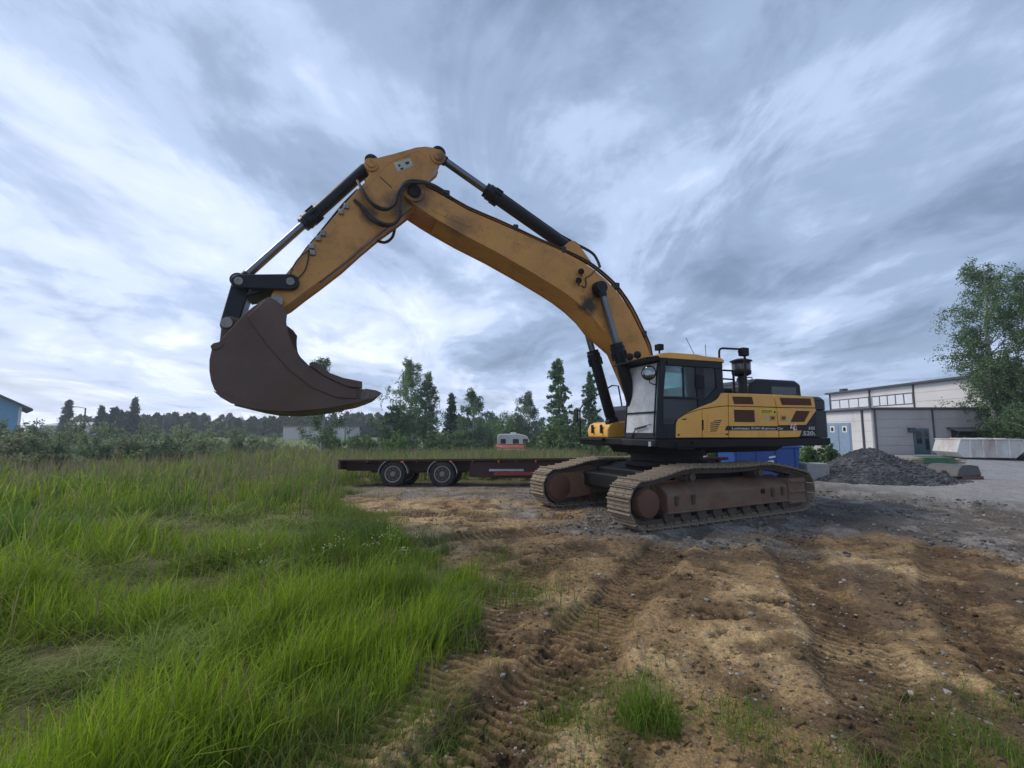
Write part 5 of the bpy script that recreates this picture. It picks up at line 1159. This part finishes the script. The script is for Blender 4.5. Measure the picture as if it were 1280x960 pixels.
tree_px('birch_tree', 'tall dense birch standing behind the white skip beside the hall', 'tree', 1226, 322, 27.5, 84, 'birch', (0.096, 0.158, 0.063), 3, dens=2.6, leaf=.11, trunk_r=.22)
tree_px('birch_tree', 'full crowned birch standing between the hall and the green skip', 'tree', 1284, 330, 25.5, 108, 'birch', (0.084, 0.144, 0.058), 4, dens=3.6, leaf=.11, trunk_r=.22)
tree_px('willow_shrub', 'leafy shrub growing low at the foot of the two birches', 'shrub', 1258, 470, 26.8, 90, 'bush', (0.079, 0.140, 0.052), 5, dens=2.2, leaf=.14)
tree_px('birch_tree', 'young slender birch standing alone at the meadow edge beneath the bucket', 'tree', 406, 443, 30, 46, 'birch', (0.105, 0.175, 0.079), 6, dens=1.2, leaf=.11)
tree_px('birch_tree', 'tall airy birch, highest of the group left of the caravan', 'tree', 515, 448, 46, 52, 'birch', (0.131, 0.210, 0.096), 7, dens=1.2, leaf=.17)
tree_px('birch_tree', 'leaning thin birch beside the tallest birch of the group', 'tree', 536, 466, 47, 30, 'birch', (0.105, 0.175, 0.079), 8, dens=1.1, leaf=.17)
tree_px('alder_tree', 'rounded dark alder at the left foot of the tall birch group', 'tree', 494, 508, 45, 42, 'round', (0.079, 0.149, 0.056), 9, dens=1.5, leaf=.22)
tree_px('spruce_tree', 'dark pointed spruce between the birch group and the single birch', 'tree', 562, 492, 52, 28, 'spruce', (.055, .095, .05), 10, dens=1.6, leaf=.34)
tree_px('birch_tree', 'single round topped birch standing left of the domed willows', 'tree', 592, 487, 50, 30, 'birch', (0.114, 0.184, 0.088), 11, dens=1.3, leaf=.17)
tree_px('birch_tree', 'grey green loose birch standing right behind the caravan', 'tree', 661, 490, 58, 36, 'birch', (0.123, 0.175, 0.105), 12, dens=1.2, leaf=.19)
tree_px('aspen_tree', 'tall conical aspen standing between caravan and excavator boom', 'tree', 697, 447, 44, 54, 'aspen', (0.105, 0.193, 0.088), 13, dens=2.0, leaf=.24)
tree_px('aspen_tree', 'slim pointed aspen seen beside the boom cylinders', 'tree', 736, 465, 45, 40, 'aspen', (0.105, 0.184, 0.088), 14, dens=1.7, leaf=.24)
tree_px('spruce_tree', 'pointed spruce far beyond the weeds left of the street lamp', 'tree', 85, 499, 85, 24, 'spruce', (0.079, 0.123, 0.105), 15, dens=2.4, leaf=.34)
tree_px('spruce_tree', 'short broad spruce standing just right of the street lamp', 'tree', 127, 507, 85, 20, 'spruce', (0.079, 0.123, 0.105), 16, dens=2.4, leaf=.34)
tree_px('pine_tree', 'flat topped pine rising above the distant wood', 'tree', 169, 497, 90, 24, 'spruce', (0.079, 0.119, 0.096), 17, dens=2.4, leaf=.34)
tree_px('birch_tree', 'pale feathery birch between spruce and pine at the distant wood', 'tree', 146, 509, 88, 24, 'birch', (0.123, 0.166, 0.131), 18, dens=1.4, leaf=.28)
# domed willows: dense clipped looking mounds of leaves
def willow(X, Y, w, h, label, seed, col=(.13, .22, .075), z0=None, name='willow_shrub', leaf=.26, n=5200, grp=None):
    rg = np.random.default_rng(seed); z0 = gz(X, Y) - .1 if z0 is None else z0; e = empty(name, (X, Y, z0)); tag(e, label, 'shrub', grp)
    a = rg.uniform(0, 2 * math.pi, n); t = np.arccos(rg.uniform(0.0, 1, n)); f = 1 + .16 * np.sin(3 * a + seed) * np.sin(4 * t) + rg.normal(size=n) * .05
    rad = np.where(rg.uniform(size=n) < .75, 1, rg.uniform(.5, 1, n)) * f
    C = np.stack([w * .5 * rad * np.sin(t) * np.cos(a), w * .45 * rad * np.sin(t) * np.sin(a), h * rad * np.cos(t) * .98 + .05], 1)
    V, Fq = quads(C, leaf * rg.uniform(.6, 1.3, n), rg, .2, .5); ct = leaf_tint(n, rg, col, .25) * (.8 + .4 * fbm(C[:, 0] * 1.5, C[:, 2] * 1.5, 3, seed))[:, None]
    link('crown', np_mesh('crown', V, [Fq], leaf_m, np.repeat(ct, 4, 0), False), e)
    b = MB()
    for k in range(6): an = k * 1.05; b.tube([(0, 0, 0), (w * .12 * math.cos(an), w * .12 * math.sin(an), h * .4), (w * .3 * math.cos(an), w * .3 * math.sin(an), h * .75)], .05, 5, 0, (.06, .015))
    b.build('trunk', M['bark'], e)
for k, (u, vt, Y, wp, lab) in enumerate(((625, 521, 62, 62, 'big domed pale green willow behind the caravan'), (638, 526, 57, 40, 'smaller domed willow just behind the caravan roof'), (601, 531, 58, 34, 'low domed willow left of the caravan'))):
    x, zt_ = at_px(u, vt, Y); willow(x, Y, wp * Y / F, zt_ - gz(x, Y) + .1, lab, 30 + k)
SH = [(690, 524, 40, 44, 'leafy round shrub growing right of the caravan'), (716, 512, 36, 46, 'broad shrub below the slim aspen beside the boom cylinders'), (742, 532, 27, 52, 'bright green shrub left of the yellow tool box'), (775, 536, 26, 40, 'shrub growing behind the excavator cab base'),
      (838, 534, 24, 60, 'green shrub showing beneath the excavator body'), (885, 545, 21, 70, 'broad leafy shrub between the trailer end and the blue container'), (1010, 552, 20.5, 40, 'leafy shrub growing behind the concrete block'), (1035, 556, 21, 26, 'small shrub between concrete block and hall'),
      (455, 541, 34, 60, 'wide willow scrub left of the rounded alder'), (500, 538, 33, 60, 'grey green scrub below the tall birch group'), (545, 541, 34, 60, 'scrub growing below the single birch'), (575, 536, 36, 50, 'scrub below the pointed spruce'), (420, 545, 36, 40, 'low scrub beside the young birch'), (668, 545, 44, 30, 'small shrub at the right end of the caravan')]
for k, (u, vt, Y, wp, lab) in enumerate(SH):
    x, zt_ = at_px(u, vt, Y); h_ = zt_ - gz(x, Y) + .1; make_tree('shrub', lab, 'shrub', x, Y, h_, wp * Y / F, 'bush', [(.115, .20, .06), (.09, .155, .06), (.105, .18, .07)][k % 3], 50 + k, dens=1.1, leaf=.09 + Y * .0025)
# thicket of tall weeds and willow at the left edge of the meadow
TH = [(10, 528, 24), (48, 522, 26), (95, 524, 27), (140, 527, 25), (185, 529, 28), (228, 531, 27), (265, 530, 31), (300, 538, 30), (25, 538, 20), (75, 536, 21), (120, 541, 20.5), (165, 540, 22), (330, 541, 38), (205, 541, 23), (250, 543, 24)]
for k, (u, vt, Y) in enumerate(TH):
    x, zt_ = at_px(u, vt, Y); h_ = zt_ - gz(x, Y) + .1
    make_tree('thicket_bush', 'hazy grey green bush in the weedy thicket at the meadow edge', 'shrub', x, Y, h_, 66 * Y / F * random.uniform(.8, 1.2), 'bush', [(.19, .25, .13), (.165, .225, .12), (.22, .26, .14)][k % 3], 80 + k, group='bushes of the weedy thicket', dens=1.0, leaf=.13)
# the distant wood, one mass along the horizon
def far_wood():
    rg = np.random.default_rng(5); Cs, Ss, Ts = [], [], []
    for k in range(620):
        u = rg.uniform(40, 520) if k < 380 else rg.uniform(-60, 1400); Y = rg.uniform(125, 185)
        if u < 620: vt = 514 + 8 * fbm(np.array([u * .02]), np.array([0.0]), 3, 9)[0] + rg.uniform(-2, 10)
        else: vt = 522 + rg.uniform(-3, 10)
        if u < 100: vt += 12
        x, zt_ = at_px(u, vt, Y); z0 = gz(x, Y) - .5; H_ = zt_ - z0; con = rg.uniform() < .6; n = 190; t = rg.uniform(0, 1, n) ** .8
        w = (H_ * .17 * (1 - t) + .2) if con else H_ * .30 * np.sqrt(np.clip(1 - (2 * t - .9) ** 2, 0.02, 1)); an = rg.uniform(0, 6.28, n); rr = w * np.sqrt(rg.uniform(.2, 1, n))
        Cs.append(np.stack([x + rr * np.cos(an), Y + rr * np.sin(an), z0 + H_ * t], 1)); Ss.append((1.5 * (1.05 - t)) if con else np.full(n, 1.5)); c = np.array((.05, .08, .06) if con else (.08, .125, .06)) * rg.uniform(.75, 1.25)
        Ts.append(np.tile(c, (n, 1)) * rg.uniform(.75, 1.25, (n, 1)))
    C = np.vstack(Cs); s = np.concatenate(Ss); V, Fq = quads(C, s * rg.uniform(.6, 1.3, len(C)), rg, .3, .6); o = link('distant_wood', np_mesh('distant_wood', V, [Fq], leaf_m, np.repeat(np.vstack(Ts), 4, 0), False))
    kind(o, 'stuff', 'dark mixed wood closing the horizon behind the meadow', 'wood')
far_wood()

# ================================================================== GRASS AND STONES
def blades(x, y, h, w, tint, rg, lean=.35, seg=3, wind=(.25, .1), flop=None):
    n = len(x); z = ground_h(x, y) - .02; an = rg.uniform(0, 2 * math.pi, n); le = lean * rg.gamma(2.2, .5, n)
    if flop is not None: le = le + flop
    dx = np.cos(an) * le + wind[0]; dy = np.sin(an) * le + wind[1]; wa = rg.uniform(0, 2 * math.pi, n); wx, wy = np.cos(wa), np.sin(wa)
    V = np.zeros((n, 2 * seg + 1, 3)); 
    for k in range(seg + 1):
        t = k / seg; hl = np.hypot(dx, dy); up = h * t / np.sqrt(1 + (hl * t) ** 2 * 1.2); cx = x + dx * h * t * t * .75; cy = y + dy * h * t * t * .75
        ww = w * (1 - t) ** .8 * .5 if k < seg else 0
        if k < seg: V[:, 2 * k] = np.stack([cx - wx * ww, cy - wy * ww, z + up], 1); V[:, 2 * k + 1] = np.stack([cx + wx * ww, cy + wy * ww, z + up], 1)
        else: V[:, 2 * seg] = np.stack([cx, cy, z + up], 1)
    o = (np.arange(n) * (2 * seg + 1))[:, None]; Q = np.vstack([o + np.array([[2 * k, 2 * k + 1, 2 * k + 3, 2 * k + 2]]) for k in range(seg - 1)]); T = o + np.array([[2 * seg - 2, 2 * seg - 1, 2 * seg]])
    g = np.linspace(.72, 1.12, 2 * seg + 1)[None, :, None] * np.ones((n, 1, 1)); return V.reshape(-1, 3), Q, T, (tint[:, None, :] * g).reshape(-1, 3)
grass_m = tint_mat('grass_blades', .55, .45, spec=.35)
class Veg:
    def __init__(s): s.V = []; s.Q = []; s.T = []; s.C = []; s.n = 0
    def add(s, r): V, Q, T, C = r; s.V.append(V); s.Q.append(Q + s.n); s.T.append(T + s.n); s.C.append(C); s.n += len(V)
    def link(s, name, m): return link(name, np_mesh(name, np.vstack(s.V), [np.vstack(s.Q), np.vstack(s.T)], m, np.vstack(s.C), True))
def sample_fan(n, r0, r1, rg, p=1.0, half=R(56)):
    a = rg.uniform(-half, half, n); r = (r0 ** (2 - p) + rg.uniform(0, 1, n) * (r1 ** (2 - p) - r0 ** (2 - p))) ** (1 / (2 - p)) if p != 2 else r0 * (r1 / r0) ** rg.uniform(0, 1, n)
    return r * np.sin(a), r * np.cos(a), r
def trampled(x, y):
    n = (fbm(x * .8, y * .8, 3, 300) - .5) * 1.5
    a = np.exp(-(((x + 4.2) / 2.4) ** 2 + ((y - 8.1 + (x + 4) * .12) / .75) ** 2)); b = np.exp(-(((x + 3.2) / .9) ** 2 + ((y - 3.6) / .5) ** 2)) * 1.0 + np.exp(-(((x + 4.6) / 1.6) ** 2 + ((y - 5.6) / .45) ** 2)) * .9 + np.exp(-(((x + 1.9) / .8) ** 2 + ((y - 5.9) / .35) ** 2)) * .7; c = np.exp(-(((x + 7.5) / 2.5) ** 2 + ((y - 8.9) / .6) ** 2))
    return np.clip(a + b + c + n * .25, 0, 1)
def meadow():
    rg = np.random.default_rng(21); v = Veg(); blocked = lambda x, y: ((x > -5.9) & (x < 7.2) & (y > 14.6) & (y < 17.5))
    for n, r0, r1, p, hs, ws in ((105000, 1.5, 7.5, 1.25, 1.0, .0072), (70000, 6.5, 17, 1.5, 1.0, .011), (46000, 15, 60, 1.9, 1.0, .032)):
        x, y, r = sample_fan(n, r0, r1, rg, p); ok = (dirt_mask(x, y) < rg.uniform(.05, .75, n)) & (y > 1.2) & ~blocked(x, y); x, y, r = x[ok], y[ok], r[ok]
        cl = fbm(x * 1.1, y * 1.1, 3, 310); cl2 = fbm(x * .4, y * .4, 3, 311); tm = trampled(x, y)
        ok = (rg.uniform(size=len(x)) < .12 + 1.5 * sst(fbm(x * 2.6, y * 2.6, 2, 312), .25, .7) * (.4 + cl)) ; x, y, r, cl, cl2, tm = [q_[ok] for q_ in (x, y, r, cl, cl2, tm)]
        h = (.20 + .50 * sst(cl, .25, .75) + .22 * sst(fbm(x * 2.6, y * 2.6, 2, 312), .45, .8)) * rg.uniform(.55, 1.15, len(x)) * (.75 + .5 * cl2); h *= 1 - .55 * tm; h *= 1 + .25 * sst(y, 12, 25)
        edge = np.clip((np.interp(y, EDGE_Y, EDGE_X) - x) / .6, .6, 1); h *= np.where(y < 15, edge, 1)
        c = np.tile([.235, .36, .018], (len(x), 1)); c = mixc(c, [.115, .235, .018], sst(cl2, .38, .6)); c = mixc(c, [.36, .41, .06], (rg.uniform(size=len(x)) < .22) * .8); c = mixc(c, [.30, .27, .13], (rg.uniform(size=len(x)) < .05 + .10 * sst(y, 10, 30)) * .9)
        c = mixc(c, [.23, .27, .085], tm * .7); c = mixc(c, [.15, .20, .055], sst(y, 14, 35) * .75); c *= rg.uniform(.62, 1.35, (len(x), 1))
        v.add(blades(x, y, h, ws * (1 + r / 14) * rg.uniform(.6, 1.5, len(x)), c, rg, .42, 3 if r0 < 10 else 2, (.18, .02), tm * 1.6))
    o = v.link('meadow_grass', grass_m); kind(o, 'stuff', 'tall green meadow grass covering the left of the ground', 'grass')
    # seed stalks, tan and violet grey, above the grass
    v = Veg(); x, y, r = sample_fan(46000, 5.0, 45, rg, 1.75, R(54)); ok = (dirt_mask(x, y) < .1) & ~blocked(x, y) & (rg.uniform(size=len(x)) < .05 + .95 * sst(y, 8, 19)) & (trampled(x, y) < .4); x, y, r = x[ok], y[ok], r[ok]
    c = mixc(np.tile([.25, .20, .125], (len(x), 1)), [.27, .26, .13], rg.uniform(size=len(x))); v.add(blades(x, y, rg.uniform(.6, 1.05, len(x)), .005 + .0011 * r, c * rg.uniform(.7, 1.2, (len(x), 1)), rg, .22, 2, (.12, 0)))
    o = v.link('seed_stalks', grass_m); kind(o, 'stuff', 'thin tan seed stalks standing above the meadow grass', 'grass')
    # sparse grass on the bare soil
    v = Veg(); n = 42000; x = rg.uniform(-1.5, 4.2, n); y = rg.uniform(1.9, 4.3, n); m_ = fbm(x * 1.9, y * 1.9, 3, 320)
    band = 1 - sst(y, 2.9, 3.6 + .0 * x); ok = (dirt_mask(x, y) > .4) & (rg.uniform(size=n) < np.maximum(sst(m_, .50, .72), sst(m_, .36, .62) * (1 - sst(x, .7, 1.3))) * band * .8); x, y, m_ = x[ok], y[ok], m_[ok]
    c = np.tile([.145, .225, .032], (len(x), 1)); c = mixc(c, [.23, .26, .07], (rg.uniform(size=len(x)) < .25) * 1.0) * rg.uniform(.75, 1.2, (len(x), 1))
    v.add(blades(x, y, rg.uniform(.05, .2, len(x)) * (.6 + m_), .0045 * rg.uniform(.7, 1.4, len(x)), c, rg, .9, 3, (.2, 0)))
    n = 26000; y = rg.uniform(2.2, 13.5, n); x = np.interp(y, EDGE_Y, EDGE_X) + rg.gamma(1.4, .32, n) - .25; m_ = fbm(x * 1.7, y * 1.7, 3, 325); ok = rg.uniform(size=n) < sst(m_, .40, .66) * .7; x, y, m_ = x[ok], y[ok], m_[ok]
    c = np.tile([.16, .25, .03], (len(x), 1)); c = mixc(c, [.26, .27, .08], (rg.uniform(size=len(x)) < .25) * 1.0) * rg.uniform(.7, 1.2, (len(x), 1))
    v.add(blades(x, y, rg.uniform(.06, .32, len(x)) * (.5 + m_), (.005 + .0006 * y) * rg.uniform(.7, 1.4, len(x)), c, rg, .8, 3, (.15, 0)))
    o = v.link('sparse_grass', grass_m); kind(o, 'stuff', 'sparse short grass sprouting on the churned soil', 'grass')
    # yellow white flower heads
    x, y, r = sample_fan(3200, 4.5, 26, rg, 1.5, R(54)); ok = (dirt_mask(x, y) < .05) & (fbm(x * .9, y * .9, 2, 330) > .69); x, y = x[ok], y[ok]; z = ground_h(x, y) + rg.uniform(.45, .85, len(x))
    k = 7; C = np.repeat(np.stack([x, y, z], 1), k, 0) + rg.normal(size=(len(x) * k, 3)) * np.array([.035, .035, .012]); V, Fq = quads(C, .016, rg, 0, 1.0)
    o = link('flower_heads', np_mesh('flower_heads', V, [Fq], leaf_m, np.tile([.46, .45, .25], (len(V), 1)), False)); kind(o, 'stuff', 'small cream flower heads scattered through the meadow', 'flowers')
    return rg
rg_ = meadow()
def tuft(u, v, n, h, rad, label, seed):
    rg = np.random.default_rng(seed); gx, gy = G(u, v); a = rg.uniform(0, 6.28, n); r = rad * np.sqrt(rg.uniform(0, 1, n)); x = gx + r * np.cos(a); y = gy + r * np.sin(a) * .8
    c = np.tile([.15, .26, .025], (n, 1)); c = mixc(c, [.23, .30, .05], (rg.uniform(size=n) < .3) * 1.0) * rg.uniform(.75, 1.25, (n, 1)); vg = Veg()
    vg.add(blades(x, y, h * rg.uniform(.2, 1.15, n) * (1 - .55 * r / rad), .006 * rg.uniform(.7, 1.5, n), c, rg, .55, 4, (-.12, -.02)))
    o = vg.link('grass_tuft', grass_m); tag(o, label, 'grass tuft')
tuft(812, 905, 520, .50, .19, 'tall bright green grass tuft growing out of the bare soil', 401)
tuft(512, 745, 700, .75, .30, 'tall dense grass tuft at the edge of the bare soil', 405)
tuft(560, 770, 600, .55, .35, 'leaning grass tuft at the corner of the meadow and bare soil', 406)
tuft(470, 604, 300, .6, .5, 'grass tuft growing against the rear trailer wheel', 407)
tuft(436, 606, 420, .85, .6, 'tall grass tuft hiding the rear end of the trailer', 408)
tuft(1215, 945, 700, .20, .42, 'low spreading grass tuft at the right of the rutted soil', 402)
tuft(930, 905, 420, .16, .32, 'short thin grass tuft beside the tall bright tuft', 403)
tuft(690, 905, 420, .16, .30, 'short trampled grass tuft growing across the left rut', 404)
# pebbles and clods on the bare ground
def pebbles():
    rg = np.random.default_rng(33)
    n = 11000; x, y, r = sample_fan(n, 1.9, 16, rg, 1.45); ok = (dirt_mask(x, y) > .6); x, y, r = x[ok], y[ok], r[ok]; s = rg.gamma(1.2, .0028, len(x)) * (1 + r * .12) + .002; s = np.minimum(s, .035)
    c = rg.uniform(.12, .36, len(x))[:, None] * np.array([1, .93, .84]); o = scatter_rocks('pebbles', x, y, ground_h(x, y) + s * .25, s, c, stone_m); kind(o, 'stuff', 'small pale pebbles strewn over the sandy soil', 'pebbles')
    n = 15000; x, y, r = sample_fan(n, 6, 17, rg, 1.2); f1 = fbm(x * .8, y * .8, 4, 31); ok = (dirt_mask(x, y) > .7) & (y - (7.6 - (x - 3) * .12) + (f1 - .5) * 3.4 > 0) & (x > .5) & (fbm(x * 1.2, y * 1.2, 3, 345) > .42); x, y, r = x[ok], y[ok], r[ok]; s = np.minimum(rg.gamma(1.6, .009, len(x)) + .006, .06)
    c = rg.uniform(.05, .24, len(x))[:, None] * np.array([1, .96, .92]); o = scatter_rocks('yard_rubble', x, y, ground_h(x, y) + s * .2, s, c, stone_m); kind(o, 'stuff', 'broken grey stone rubble on the yard beside the tracks', 'rubble')
    n = 20000; x, y, r = sample_fan(n, 1.9, 11, rg, 1.45); ok = (dirt_mask(x, y) > .6) & (fbm(x * 1.4, y * 1.4, 3, 340) > .46); x, y, r = x[ok], y[ok], r[ok]; s = np.minimum(rg.gamma(1.2, .0065, len(x)) + .003, .05)
    c = ground_c(x, y) * rg.uniform(.75, 1.05, (len(x), 1)); o = scatter_rocks('soil_clods', x, y, ground_h(x, y) + s * .2, s, c, tint_mat('clod_soil', .95, bump=.5, bscale=25, fine=((40, .7, 1.3),), spec=.15)); kind(o, 'stuff', 'crumbled clods of soil thrown up along the ruts', 'soil clods')
pebbles()
# ================================================================== HAZE
def haze():
    b = MB(); b.box(-260, 260, -20, 215, -3.0, 26.0); m = bpy.data.materials.new('thin_haze'); m.use_nodes = True; nt = m.node_tree; nt.nodes.clear()
    v = nt.nodes.new('ShaderNodeVolumePrincipled'); v.inputs['Color'].default_value = (.80, .86, .95, 1); v.inputs['Density'].default_value = .0011; v.inputs['Anisotropy'].default_value = .3
    o = nt.nodes.new('ShaderNodeOutputMaterial'); nt.links.new(v.outputs[0], o.inputs['Volume']); kind(b.build('haze', m), 'stuff', 'thin bluish haze over the far meadow and wood', 'haze')
haze()
